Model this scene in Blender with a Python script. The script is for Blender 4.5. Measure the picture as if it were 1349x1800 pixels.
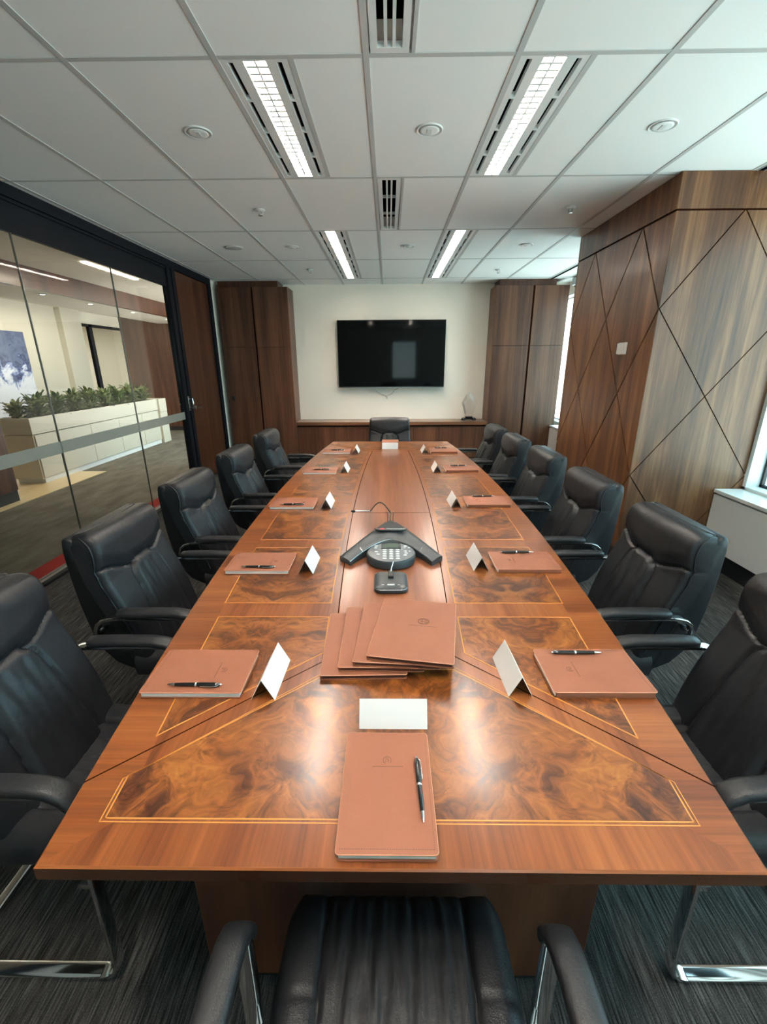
import bpy, bmesh, math, random
from mathutils import Vector, Matrix
PI = math.pi
random.seed(7)
for o in list(bpy.data.objects): bpy.data.objects.remove(o)
SC = bpy.context.scene
COL = SC.collection

# ------------------------------------------------------------------ camera
CZ = 2.7 - 1.146
P, YW, RL = math.radians(18.65), math.radians(-.72), math.radians(-.30)
f_ = Vector((math.sin(YW)*math.cos(P), math.cos(YW)*math.cos(P), -math.sin(P)))
r_ = Vector((math.cos(YW), -math.sin(YW), 0)); u_ = r_.cross(f_)
rr = r_*math.cos(RL) + u_*math.sin(RL); uu = -r_*math.sin(RL) + u_*math.cos(RL)
cd = bpy.data.cameras.new('camera'); cam = bpy.data.objects.new('camera', cd); COL.objects.link(cam)
cd.sensor_fit = 'VERTICAL'; cd.sensor_height = 36; cd.lens = 775/1800*36; cd.clip_start = .02; cd.clip_end = 500
cam.matrix_world = Matrix(((rr.x, uu.x, -f_.x, 0), (rr.y, uu.y, -f_.y, 0), (rr.z, uu.z, -f_.z, CZ), (0, 0, 0, 1)))
SC.camera = cam

# ------------------------------------------------------------------ world, exposure, light levels
SC.view_settings.view_transform = 'Standard'
SC.view_settings.look = 'None'
SC.view_settings.gamma = 1
SC.view_settings.use_curve_mapping = False
SC.view_settings.exposure = 2.0
SKY = 1.65             # daylight outside the windows
TROFFER = 43.0        # fluorescent troffers
CORR = 6.0           # corridor spots (W)
W = bpy.data.worlds.new('world'); SC.world = W; W.use_nodes = True
wn = W.node_tree; bg = wn.nodes['Background']
tc = wn.nodes.new('ShaderNodeTexCoord'); sp = wn.nodes.new('ShaderNodeSeparateXYZ'); rp = wn.nodes.new('ShaderNodeValToRGB')
wn.links.new(tc.outputs['Generated'], sp.inputs[0]); wn.links.new(sp.outputs[2], rp.inputs[0])
rp.color_ramp.elements[0].position = .0; rp.color_ramp.elements[0].color = (1.12, 1.10, 1.04, 1)  # below-horizon colour raised to throw extra light up onto the ceiling
rp.color_ramp.elements[1].position = .12; rp.color_ramp.elements[1].color = (.60, .84, .92, 1)
wn.links.new(rp.outputs[0], bg.inputs[0]); bg.inputs[1].default_value = SKY

def portal(name, loc, rot, sx, sy):
    l = bpy.data.lights.new(name, 'AREA'); l.shape = 'RECTANGLE'; l.size = sx; l.size_y = sy
    l.cycles.is_portal = True
    o = bpy.data.objects.new(name, l); o.location = loc; o.rotation_euler = rot; COL.objects.link(o)
portal('daylight_opening', (3.0, .9, 1.58), (0, PI/2, 0), 1.95, 4.7)
portal('daylight_opening', (3.0, 6.1, 1.58), (0, PI/2, 0), 1.95, 2.3)
portal('daylight_opening', (.7, -1.85, 1.6), (-PI/2, 0, 0), 1.3, 1.5)

def lamp(name, kind, loc, power, col, rot=(0, 0, 0), **k):
    l = bpy.data.lights.new(name, kind); l.energy = power; l.color = col
    for a, b in k.items(): setattr(l, a, b)
    o = bpy.data.objects.new(name, l); o.location = loc; o.rotation_euler = rot; COL.objects.link(o); return o

# ------------------------------------------------------------------ node material helpers
def mat(name, col=(.5, .5, .5), rough=.5, metal=0, spec=.5, coat=0, coat_r=.05, emit=None, es=1):
    m = bpy.data.materials.new(name); m.use_nodes = True
    b = m.node_tree.nodes['Principled BSDF']
    b.inputs['Base Color'].default_value = (*col, 1); b.inputs['Roughness'].default_value = rough
    b.inputs['Metallic'].default_value = metal; b.inputs['Specular IOR Level'].default_value = spec
    b.inputs['Coat Weight'].default_value = coat; b.inputs['Coat Roughness'].default_value = coat_r
    if emit: b.inputs['Emission Color'].default_value = (*emit, 1); b.inputs['Emission Strength'].default_value = es
    return m
def N(m, t, **k):
    n = m.node_tree.nodes.new(t)
    for a, b in k.items():
        if a[0] == '_': setattr(n, a[1:], b)
        else: n.inputs[int(a[1:]) if a[1:].isdigit() else a].default_value = b
    return n
def L(m, a, b): m.node_tree.links.new(a, b)
def coords(m, scale, rot=(0, 0, 0), loc=(0, 0, 0), src='Object'):
    t = N(m, 'ShaderNodeTexCoord'); mp = N(m, 'ShaderNodeMapping')
    mp.inputs['Scale'].default_value = scale; mp.inputs['Rotation'].default_value = rot; mp.inputs['Location'].default_value = loc
    L(m, t.outputs[src], mp.inputs[0]); return mp.outputs[0]
def noise(m, vec, scale, detail=4, rough=.5, dist=0):
    n = N(m, 'ShaderNodeTexNoise'); n.inputs['Scale'].default_value = scale; n.inputs['Detail'].default_value = detail
    n.inputs['Roughness'].default_value = rough; n.inputs['Distortion'].default_value = dist
    if vec is not None: L(m, vec, n.inputs['Vector'])
    return n.outputs['Fac']
def ramp(m, fac, stops, interp='LINEAR'):
    n = N(m, 'ShaderNodeValToRGB'); e = n.color_ramp.elements; n.color_ramp.interpolation = interp
    while len(e) < len(stops): e.new(.5)
    for i, (p, c) in enumerate(stops): e[i].position = p; e[i].color = (*c, 1) if len(c) == 3 else c
    L(m, fac, n.inputs[0]); return n.outputs[0]
def math_(m, op, a, b=None):
    n = N(m, 'ShaderNodeMath', _operation=op)
    for i, x in enumerate((a, b)):
        if x is None: continue
        if isinstance(x, (int, float)): n.inputs[i].default_value = x
        else: L(m, x, n.inputs[i])
    return n.outputs[0]
def mix(m, fac, a, b, mode='MIX'):
    n = N(m, 'ShaderNodeMix', _data_type='RGBA', _blend_type=mode)
    for i, x in ((0, fac), (6, a), (7, b)):
        if isinstance(x, (int, float)): n.inputs[i].default_value = x
        elif isinstance(x, tuple): n.inputs[i].default_value = (*x, 1)
        else: L(m, x, n.inputs[i])
    return n.outputs[2]
def B(m): return m.node_tree.nodes['Principled BSDF']
def bump(m, fac, strength=.2, dist=.01):
    n = N(m, 'ShaderNodeBump'); n.inputs['Strength'].default_value = strength; n.inputs['Distance'].default_value = dist
    L(m, fac, n.inputs['Height']); L(m, n.outputs[0], B(m).inputs['Normal'])

def wood(name, dark, mid, light, axis='z', rough=.3, coat=.3, wide=1.0, figure=1.0, loc=(0, 0, 0)):
    """straight-grained veneer; axis = grain direction"""
    m = mat(name, mid, rough, coat=coat, coat_r=.16)
    def sc(a, l):
        return {'x': (l, a, a), 'y': (a, l, a), 'z': (a, a, l)}[axis]
    v1 = coords(m, sc(5*wide, .35), loc=loc); n1 = noise(m, v1, 1.0, 5, .55, 1.2*figure)
    v2 = coords(m, sc(60*wide, 1.6), loc=loc); n2 = noise(m, v2, 1.0, 4, .6, .2)
    v3 = coords(m, sc(240, 9), loc=loc); n3 = noise(m, v3, 1.0, 2, .5)
    s = math_(m, 'ADD', math_(m, 'MULTIPLY', n1, .62), math_(m, 'ADD', math_(m, 'MULTIPLY', n2, .28), math_(m, 'MULTIPLY', n3, .10)))
    c = ramp(m, s, [(.35, dark), (.5, mid), (.65, light)])
    L(m, c, B(m).inputs['Base Color'])
    return m
def burl(name, loc=(0, 0, 0), mirror_x=None):
    m = mat(name, (.3, .1, .03), .28, coat=.25, coat_r=.16)
    t = N(m, 'ShaderNodeTexCoord'); sx = N(m, 'ShaderNodeSeparateXYZ'); L(m, t.outputs['Object'], sx.inputs[0])
    x = sx.outputs[0]
    if mirror_x is not None: x = math_(m, 'ABSOLUTE', math_(m, 'SUBTRACT', x, mirror_x))
    cb = N(m, 'ShaderNodeCombineXYZ'); L(m, math_(m, 'ADD', x, loc[0]), cb.inputs[0]); L(m, math_(m, 'ADD', sx.outputs[1], loc[1]), cb.inputs[1])
    v = cb.outputs[0]
    w = N(m, 'ShaderNodeTexNoise'); w.inputs['Scale'].default_value = 3.2; w.inputs['Detail'].default_value = 3; L(m, v, w.inputs['Vector'])
    vm = N(m, 'ShaderNodeVectorMath', _operation='MULTIPLY_ADD'); L(m, w.outputs['Color'], vm.inputs[0]); vm.inputs[1].default_value = (.55, .55, .55); L(m, v, vm.inputs[2])
    big = noise(m, vm.outputs[0], 4.2, 4, .55, 1.6)
    fine = noise(m, vm.outputs[0], 15, 6, .62, 2.1)
    eye = noise(m, vm.outputs[0], 34, 2, .5, 1.0)
    s = math_(m, 'ADD', math_(m, 'MULTIPLY', big, .6), math_(m, 'MULTIPLY', fine, .4))
    c = ramp(m, s, [(.37, (.034, .009, .004)), (.45, (.095, .026, .007)), (.53, (.20, .062, .013)), (.66, (.33, .122, .026))])
    k = ramp(m, eye, [(.27, (.5, .45, .4)), (.37, (1, 1, 1))])
    L(m, mix(m, .7, c, k, 'MULTIPLY'), B(m).inputs['Base Color'])
    return m
def glass(name, tint=(.93, .97, .96), refl=1.0, r=.0):
    m = bpy.data.materials.new(name); m.use_nodes = True; nt = m.node_tree; nt.nodes.clear()
    o = nt.nodes.new('ShaderNodeOutputMaterial'); mx = nt.nodes.new('ShaderNodeMixShader'); fr = nt.nodes.new('ShaderNodeFresnel')
    t = nt.nodes.new('ShaderNodeBsdfTransparent'); g = nt.nodes.new('ShaderNodeBsdfGlossy')
    t.inputs[0].default_value = (*tint, 1); g.inputs['Roughness'].default_value = r; fr.inputs[0].default_value = 1.5
    ml = nt.nodes.new('ShaderNodeMath'); ml.operation = 'MULTIPLY'; ml.inputs[1].default_value = refl
    ge = nt.nodes.new('ShaderNodeNewGeometry'); io = nt.nodes.new('ShaderNodeMapRange'); io.inputs[3].default_value = 1.5; io.inputs[4].default_value = 1/1.5
    nt.links.new(ge.outputs['Backfacing'], io.inputs[0]); nt.links.new(io.outputs[0], fr.inputs[0])
    nt.links.new(fr.outputs[0], ml.inputs[0]); nt.links.new(ml.outputs[0], mx.inputs[0])
    nt.links.new(t.outputs[0], mx.inputs[1]); nt.links.new(g.outputs[0], mx.inputs[2]); nt.links.new(mx.outputs[0], o.inputs[0])
    return m

M = {}
WD, WM, WL = (.036, .011, .005), (.092, .032, .0135), (.17, .070, .031)
M['walnut'] = wood('walnut_veneer', WD, WM, WL, 'z', .42, .1)
M['walnut_h'] = wood('walnut_horizontal', WD, (.15, .06, .028), (.25, .115, .055), 'x', .3, .3)
M['walnut_feature'] = wood('walnut_feature_veneer', (.045, .015, .006), (.145, .054, .019), (.28, .13, .052), 'z', .42, .1, .8, 1.6)
M['walnut_door'] = wood('walnut_door_veneer', (.035, .010, .005), (.085, .026, .011), (.13, .045, .018), 'z', .35, .2)
MD, MM, ML = (.09, .021, .0055), (.19, .053, .0125), (.29, .095, .025)
M['mah_x'] = wood('mahogany_cross_grain', MD, MM, ML, 'x', .28, .25, 1.6, .5)
M['mah_y'] = wood('mahogany_long_grain', MD, MM, ML, 'y', .28, .25, 1.4, .8)
M['mah_c'] = wood('mahogany_centre', (.10, .028, .012), (.20, .065, .026), (.28, .10, .042), 'y', .28, .25, 1.0, .9)
M['mah_edge'] = wood('mahogany_edge', (.05, .014, .006), (.09, .028, .011), (.13, .045, .018), 'x', .25, .4)
M['burl'] = burl('burl_veneer', (.3, .2, 0), .015)
M['burl_l'] = burl('burl_veneer_left', (1.7, 3.1, 0), -.42)
M['burl_r'] = burl('burl_veneer_right', (4.2, 1.3, 0), .45)
M['string'] = mat('maple_stringing', (.55, .24, .065), .25, coat=.4)
M['groove'] = mat('groove_shadow_line', (.03, .008, .004), 1, spec=0)
M['tile'] = mat('ceiling_tile', (.92, .92, .90), .95, spec=.1)
m = M['tile']; bump(m, noise(m, coords(m, (1, 1, 1)), 900, 2), .10, .002)
M['bar'] = mat('ceiling_bar', (.56, .55, .53), .6)
M['white'] = mat('white_paint', (.92, .87, .77), .85, spec=.2)
m = M['white']; bump(m, noise(m, coords(m, (1, 1, 1)), 260, 3), .08, .002)
M['metal_white'] = mat('white_enamel', (.80, .79, .77), .5)
M['cab_white'] = mat('white_laminate', (.80, .79, .76), .3)
M['cream'] = mat('cream_laminate', (.62, .57, .47), .4)
M['creamwall'] = mat('cream_paint', (.66, .63, .54), .9)
M['black'] = mat('black_paint', (.012, .012, .014), .45)
M['void'] = mat('dark_void', (.004, .004, .006), .9, spec=0)
M['navy'] = mat('blackened_steel', (.006, .007, .011), .6, spec=.2)
M['chrome'] = mat('chrome', (.82, .82, .83), .07, 1)
M['steel'] = mat('brushed_steel', (.45, .44, .42), .3, 1)
M['frame_al'] = mat('white_aluminium', (.78, .82, .82), .4)
M['glass'] = glass('clear_glass', (.93, .94, .925), 1.0)
M['winglass'] = glass('window_glass', (.80, .93, .95), .8)
M['frost'] = mat('frosted_film', (.40, .375, .32), .7, spec=.2)
m = M['frost']; B(m).inputs['Alpha'].default_value = .75
# leather
def leather(name, c1, c2, r=.40):
    m = mat(name, c1, r, spec=.38); v = coords(m, (1, 1, 1))
    L(m, mix(m, noise(m, v, 7, 3), c1, c2), B(m).inputs['Base Color'])
    vo = N(m, 'ShaderNodeTexVoronoi'); vo.inputs['Scale'].default_value = 420; L(m, v, vo.inputs['Vector'])
    a = math_(m, 'ADD', math_(m, 'MULTIPLY', vo.outputs['Distance'], .35), math_(m, 'MULTIPLY', noise(m, v, 22, 4, .6), 2.2))
    bump(m, a, .22, .004); return m
M['leather'] = leather('black_leather', (.010, .010, .012), (.016, .016, .019))
M['arm'] = leather('black_arm_pad', (.012, .012, .014), (.018, .018, .020), .42)
m = leather('tan_leather', (.235, .080, .041), (.275, .101, .056), .5); M['tan'] = m
M['tan_dark'] = mat('tan_leather_impressed', (.06, .018, .010), .7)
M['tan_in'] = mat('dark_leather_lining', (.07, .018, .012), .5)
M['tan_edge'] = mat('tan_leather_light_edge', (.55, .25, .14), .5)
m = mat('page_block', (.72, .68, .62), .8); M['pages'] = m
v = coords(m, (1, 1, 900)); L(m, ramp(m, noise(m, v, 1, 1), [(.3, (.66, .62, .56)), (.7, (.92, .88, .82))]), B(m).inputs['Base Color'])
M['card'] = mat('white_card', (.72, .72, .71), .7)
M['penblack'] = mat('black_lacquer', (.006, .006, .007), .12, coat=.6)
# carpet
m = mat('ribbed_carpet', (.04, .045, .05), .95, spec=.1); M['carpet'] = m
v = coords(m, (170, 6, 1)); n1 = noise(m, v, 1, 3, .7, .15)
v2 = coords(m, (1, 1, 1)); n2 = noise(m, v2, 2.2, 4, .6, .4); n3 = noise(m, v2, 300, 2, .6)
s = math_(m, 'ADD', math_(m, 'MULTIPLY', n1, .75), math_(m, 'MULTIPLY', n3, .25))
c = ramp(m, s, [(.38, (.012, .011, .0105)), (.5, (.042, .040, .038)), (.64, (.112, .108, .105))])
L(m, mix(m, 1.0, c, ramp(m, n2, [(.35, (.8, .8, .8)), (.7, (1.15, 1.12, 1.08))]), 'MULTIPLY'), B(m).inputs['Base Color'])
bump(m, s, .6, .004)
m = mat('corridor_carpet', (.13, .12, .105), .95, spec=.1); M['carpet2'] = m
L(m, ramp(m, noise(m, coords(m, (3, 1, 1)), 2.2, 4, .6), [(.35, (.12, .108, .09)), (.7, (.20, .18, .15))]), B(m).inputs['Base Color'])
M['red'] = mat('red_carpet_border', (.30, .025, .022), .9, spec=.1)
M['timber'] = wood('pale_timber_floor', (.55, .40, .20), (.68, .52, .29), (.78, .62, .37), 'y', .4, .2, 1, .4)
M['downlight'] = mat('downlight_reflector', (.92, .92, .90), .5)
M['lamp_on'] = mat('lit_lamp_face', (1, 1, 1), .5, emit=(1, .88, .70), es=6)
M['tube'] = mat('fluorescent_panel', (1, 1, 1), .5, emit=(1, .90, .79), es=TROFFER)
M['screen'] = mat('screen_glass', (.001, .001, .0015), .05, spec=.14)
M['bezel'] = mat('black_bezel', (.006, .006, .007), .25)

# ------------------------------------------------------------------ mesh builder
class MB:
    def __init__(s): s.v = []; s.f = []; s.m = []
    def add(s, vs, fs, mi=0):
        k = len(s.v); s.v += [tuple(p) for p in vs]
        for f in fs: s.f.append([k+i for i in f]); s.m.append(mi)
        return s
    def box(s, x0, x1, y0, y1, z0, z1, mi=0):
        vs = [(x, y, z) for z in (z0, z1) for y in (y0, y1) for x in (x0, x1)]
        return s.add(vs, [(0, 2, 3, 1), (4, 5, 7, 6), (0, 1, 5, 4), (2, 6, 7, 3), (0, 4, 6, 2), (1, 3, 7, 5)], mi)
    def prism(s, pts, a0, a1, axis='z', mi=0):
        """polygon pts (2D) extruded along axis; plane order: z:(x,y) y:(x,z) x:(y,z)"""
        def q(p, a): return {'z': (p[0], p[1], a), 'y': (p[0], a, p[1]), 'x': (a, p[0], p[1])}[axis]
        n = len(pts)
        area = sum(pts[i][0]*pts[(i+1) % n][1]-pts[(i+1) % n][0]*pts[i][1] for i in range(n))
        if (area < 0) != (axis == 'y'): pts = pts[::-1]
        vs = [q(p, a0) for p in pts]+[q(p, a1) for p in pts]
        fs = [tuple(range(n))[::-1], tuple(range(n, 2*n))]+[(i, (i+1) % n, n+(i+1) % n, n+i) for i in range(n)]
        if a1 < a0: fs = [f[::-1] for f in fs]
        return s.add(vs, fs, mi)
    def sweep(s, path, prof, side=None, closed=False, mi=0):
        """profile (a,b): a along side vector, b along normal"""
        n = len(path); P_ = [Vector(p) for p in path]; k = len(prof); vs = []
        nrm = None
        for i in range(n):
            if closed: t = (P_[(i+1) % n]-P_[i-1])
            else: t = P_[min(i+1, n-1)]-P_[max(i-1, 0)]
            t.normalize()
            if side is not None:
                sd = Vector(side); sd = (sd-t*sd.dot(t)).normalized(); nr = t.cross(sd)
            else:
                if nrm is None: nrm = t.orthogonal().normalized()
                nr = (nrm-t*nrm.dot(t)).normalized(); nrm = nr; sd = nr.cross(t)
            for a, b in prof: vs.append(P_[i]+sd*a+nr*b)
        fs = []
        for i in range(n if closed else n-1):
            j = (i+1) % n
            for q in range(k): fs.append((i*k+q, i*k+(q+1) % k, j*k+(q+1) % k, j*k+q))
        if not closed: fs += [tuple(range(k))[::-1], tuple((n-1)*k+q for q in range(k))]
        return s.add(vs, fs, mi)
    def tube(s, path, r, n=8, closed=False, mi=0, side=None):
        return s.sweep(path, [(r*math.cos(2*PI*i/n), r*math.sin(2*PI*i/n)) for i in range(n)], side, closed, mi)
    def lathe(s, prof, c=(0, 0, 0), n=24, axis='z', mi=0, sx=1, sy=1):
        vs = []
        for r, h in prof:
            for i in range(n):
                a = 2*PI*i/n; x, y = r*math.cos(a)*sx, r*math.sin(a)*sy
                p = {'z': (x, y, h), 'x': (h, x, y), 'y': (y, h, x)}[axis]
                vs.append((c[0]+p[0], c[1]+p[1], c[2]+p[2]))
        fs = []
        for j in range(len(prof)-1):
            for i in range(n): fs.append((j*n+i, j*n+(i+1) % n, (j+1)*n+(i+1) % n, (j+1)*n+i))
        fs += [tuple(range(n))[::-1], tuple((len(prof)-1)*n+i for i in range(n))]
        return s.add(vs, fs, mi)
    def grid(s, fn, nu, nv, mi=0):
        vs = [fn(i/nu, j/nv) for j in range(nv+1) for i in range(nu+1)]
        return s.add(vs, [(j*(nu+1)+i, j*(nu+1)+i+1, (j+1)*(nu+1)+i+1, (j+1)*(nu+1)+i) for j in range(nv) for i in range(nu)], mi)
    def build(s, name, mats, parent=None, smooth=None, bevel=0, seg=2, subsurf=0, fixn=False, merge=False):
        me = bpy.data.meshes.new(name); me.from_pydata(s.v, [], s.f)
        if not isinstance(mats, (list, tuple)): mats = [mats]
        for x in mats: me.materials.append(x)
        for p, i in zip(me.polygons, s.m): p.material_index = i
        if fixn or merge:
            b = bmesh.new(); b.from_mesh(me)
            if merge: bmesh.ops.remove_doubles(b, verts=b.verts, dist=1e-5)
            bmesh.ops.recalc_face_normals(b, faces=b.faces); b.to_mesh(me); b.free()
        me.update()
        o = bpy.data.objects.new(name, me); COL.objects.link(o)
        if parent: o.parent = parent
        if smooth is not None:
            for p in me.polygons: p.use_smooth = True
            me.set_sharp_from_angle(angle=math.radians(smooth))
        if bevel:
            md = o.modifiers.new('bevel', 'BEVEL'); md.width = bevel; md.segments = seg; md.limit_method = 'ANGLE'; md.angle_limit = math.radians(40)
            for p in me.polygons: p.use_smooth = True
            md.harden_normals = True
        if subsurf:
            md = o.modifiers.new('sub', 'SUBSURF'); md.levels = subsurf; md.render_levels = subsurf
        return o
def box(*a): return MB().box(*a)
def struct(o): o['kind'] = 'structure'; return o
def tag(o, label, cat, group=None, kind=None):
    o['label'] = label; o['category'] = cat
    if group: o['group'] = group
    if kind: o['kind'] = kind
    return o
def thing(name, label, cat, loc=(0, 0, 0), rz=0, group=None):
    o = bpy.data.objects.new(name, None); o.empty_display_size = .1; COL.objects.link(o)
    o.location = loc; o.rotation_euler = (0, 0, rz); tag(o, label, cat, group); return o
def dup(root, loc, rz, label=None, group=None):
    r = root.copy(); COL.objects.link(r); r.location = loc; r.rotation_euler = (0, 0, rz)
    if label: r['label'] = label
    if group: r['group'] = group
    for ch in list(root.children):
        c = ch.copy(); COL.objects.link(c); c.parent = r
        for g in ch.children:
            d = g.copy(); COL.objects.link(d); d.parent = c
    return r
def arc(c, r, a0, a1, n, plane='yz', x=0):
    out = []
    for i in range(n+1):
        a = math.radians(a0+(a1-a0)*i/n); p = (c[0]+r*math.cos(a), c[1]+r*math.sin(a))
        out.append((x, p[0], p[1]) if plane == 'yz' else (p[0], p[1], x))
    return out
def oval(w, h, n=12, e=.6):
    out = []
    for i in range(n):
        a = 2*PI*i/n; c, s_ = math.cos(a), math.sin(a)
        out.append((w/2*math.copysign(abs(c)**e, c), h/2*math.copysign(abs(s_)**e, s_)))
    return out
def text_mesh(name, body, size, material, parent, loc, rot=(0, 0, 0), depth=.0003):
    cu = bpy.data.curves.new(name, 'FONT'); cu.body = body; cu.size = size; cu.align_x = 'CENTER'; cu.align_y = 'CENTER'; cu.extrude = depth
    t = bpy.data.objects.new(name, cu); COL.objects.link(t)
    bpy.context.view_layer.update()
    me = bpy.data.meshes.new_from_object(t.evaluated_get(bpy.context.evaluated_depsgraph_get()))
    bpy.data.objects.remove(t); me.materials.clear(); me.materials.append(material)
    o = bpy.data.objects.new(name, me); COL.objects.link(o); o.location = loc; o.rotation_euler = rot; o.parent = parent
    return o

XL, XR, YB, YF, H = -2.57, 2.76, -1.7, 7.5, 2.7
# ================================================================== ROOM SHELL
struct(box(XL-.03, XR+.2, YB-.1, YF+.1, -.1, 0).build('floor', M['carpet']))
# ceiling: tiles between exposed bars; cells with fixtures keep only their remaining part
gx0, gy0 = -.087, 2.212
fix_rows_light = {-2, 0, 2, 3}          # row index r covers gy0+1.2r .. +1.2
vent_rows = {-1, 1}
cb = MB()
bars = MB(); hw = .012
cb.box(XL-.03, XR+.2, YB-.1, YF+.1, H+.16, H+.26)  # unseen slab over the tiles, added to keep world light out
xs = [gx0+.6*k for k in range(-5, 7)]; ys = [gy0+1.2*k for k in range(-4, 6)]
LIGHTS = []; VENTS = []
for r in range(-4, 5):
    y0, y1 = max(gy0+1.2*r, YB), min(gy0+1.2*(r+1), YF)
    if y1-y0 < .02: continue
    for k in range(-5, 6):
        x0, x1 = gx0+.6*k, gx0+.6*(k+1)
        x0c, x1c = max(x0, XL), min(x1, XR+.0)
        if x1c-x0c < .02: continue
        if r in fix_rows_light and k in (-1, 1):
            LIGHTS.append((x0, y0, r, k)); x0c = x0+.30
            bars.box(x0c-hw, x0c+hw, y0+hw, y1-hw, H-.002, H+.02)
        if r in vent_rows and k == 0:
            VENTS.append((x0, y0, r)); x0c = x0+.185
            bars.box(x0c-hw*.6, x0c+hw*.6, y0+hw, y1-hw, H-.002, H+.02)
        if k == 4: cb.box(2.382, XR, y0+.004, y1-.004, H, H+.018); x1c = min(x1c, 2.332)
        cb.box(x0c+.004, x1c-.004, y0+.004, y1-.004, H, H+.018)
for x in xs:
    if XL < x < XR: bars.box(x-hw, x+hw, YB, YF, H-.003, H+.02)
for y in ys:
    if YB < y < YF: bars.box(XL, XR, y-hw, y+hw, H-.0025, H+.02)
struct(cb.build('ceiling', M['tile'])); struct(bars.build('trim_1', M['bar']))
# linear black slot near windows
struct(MB().box(2.33, 2.335, YB, YF, H-.006, H+.03, 1).box(2.375, 2.38, YB, YF, H-.006, H+.03, 1).box(2.335, 2.375, YB, YF, H-.004, H+.02, 0).build('trim_2', [M['void'], M['bar']]))

# back wall
struct(box(XL-.03, XR-.004, YF, YF+.1, 0, H+.1).build('wall_back', M['white']))
# rear wall (behind the camera) with a window
wb = MB(); wx0, wx1, wz0, wz1 = .1, 1.0, 1.0, 2.3
wb.box(XL-.03, wx0, YB-.1, YB, 0, H+.1).box(wx1, XR+.2, YB-.1, YB, 0, H+.1).box(wx0, wx1, YB-.1, YB, 0, wz0).box(wx0, wx1, YB-.1, YB, wz1, H+.1)
struct(wb.build('wall_rear', M['white']))
wf = MB()
for a in ((wx0, wx0+.05, wz0, wz1), (wx1-.05, wx1, wz0, wz1), (wx0, wx1, wz0, wz0+.05), (wx0, wx1, wz1-.05, wz1)):
    wf.box(a[0], a[1], YB-.09, YB-.03, a[2], a[3])
w3 = struct(wf.build('window_3', M['frame_al'])); box(wx0+.05, wx1-.05, YB-.065, YB-.058, wz0+.05, wz1-.05).build('pane', M['winglass'], w3)
struct(box(XL, XR, YB, YB+.015, 0, .1).build('baseboard_rear', M['black']))

# right wall: lower wall, header and piers around the window strips
WX0, WX1 = XR, XR+.2
SILL, HEAD = .60, 2.55
wr = MB()
wr.box(WX0, WX1, YB-.1, 9.3, -.05, SILL).box(WX0, WX1, YB-.1, 9.3, HEAD, H+.1)
wr.box(WX0, WX1, YB-.1, -1.45, SILL, HEAD).box(WX0, WX1, 3.36, 4.92, SILL, HEAD).box(WX0, WX1, 9.2, 9.3, SILL, HEAD)
struct(wr.build('wall_right', M['white']))
def window(name, y0, y1, muls):
    f = MB(); t = .07
    f.box(WX0-.003, WX1-.03, y0, y0+.035, SILL, HEAD).box(WX0-.003, WX1-.03, y1-.035, y1, SILL, HEAD)
    f.box(WX0-.003, WX1-.03, y0, y1, SILL, SILL+.035).box(WX0-.003, WX1-.03, y0, y1, HEAD-.035, HEAD)
    for y in muls: f.box(WX0+.06, WX1-.03, y-.03, y+.03, SILL+.035, HEAD-.035)
    w = struct(f.build(name, M['frame_al'], bevel=.003))
    ed = [y0+.035]+[v for y in muls for v in (y-.03, y+.03)]+[y1-.035]
    for a, b in zip(ed[::2], ed[1::2]):
        g = MB()
        g.box(WX0+.10, WX0+.125, a, a+.02, SILL+.035, HEAD-.035).box(WX0+.10, WX0+.125, b-.02, b, SILL+.035, HEAD-.035)
        g.box(WX0+.10, WX0+.125, a, b, SILL+.035, SILL+.055).box(WX0+.10, WX0+.125, a, b, HEAD-.055, HEAD-.035)
        gk = g.build('gasket', M['black'], w)
        box(WX0+.11, WX0+.118, a+.01, b-.01, SILL+.045, HEAD-.045).build('pane', M['winglass'], w)
    return w
window('window_1', -1.45, 3.355, [-.25, .95, 2.15])
window('window_2', 4.925, 9.2, [6.1, 8.6])
# sill cabinets under the windows
def sillcab(y0, y1, label):
    t = thing('sill_cabinet', label, 'cabinet', (2.65, (y0+y1)/2, 0)); c = (y0+y1)/2
    MB().box(-.105, .108, y0-c, y1-c, .585, .612).build('top', M['cab_white'], t, bevel=.003)
    n = max(1, round((y1-y0)/1.2))
    MB().box(-.085, .10, y0-c, y1-c, .15, .57).build('body', M['cab_white'], t)
    for i in range(n):
        a = y0-c+(y1-y0)*i/n; b = y0-c+(y1-y0)*(i+1)/n
        MB().box(-.10, -.085, a+.003, b-.003, .15, .572).build('door', M['cab_white'], t, bevel=.002)
    MB().box(-.07, .10, y0-c, y1-c, 0, .15).build('toe_kick', M['black'], t)
    return t
sillcab(-1.6, 3.35, 'low white cabinet under the near window beside the panelled column')
sillcab(4.93, 7.08, 'low white cabinet under the far window, mostly hidden behind the panelled column')

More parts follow.
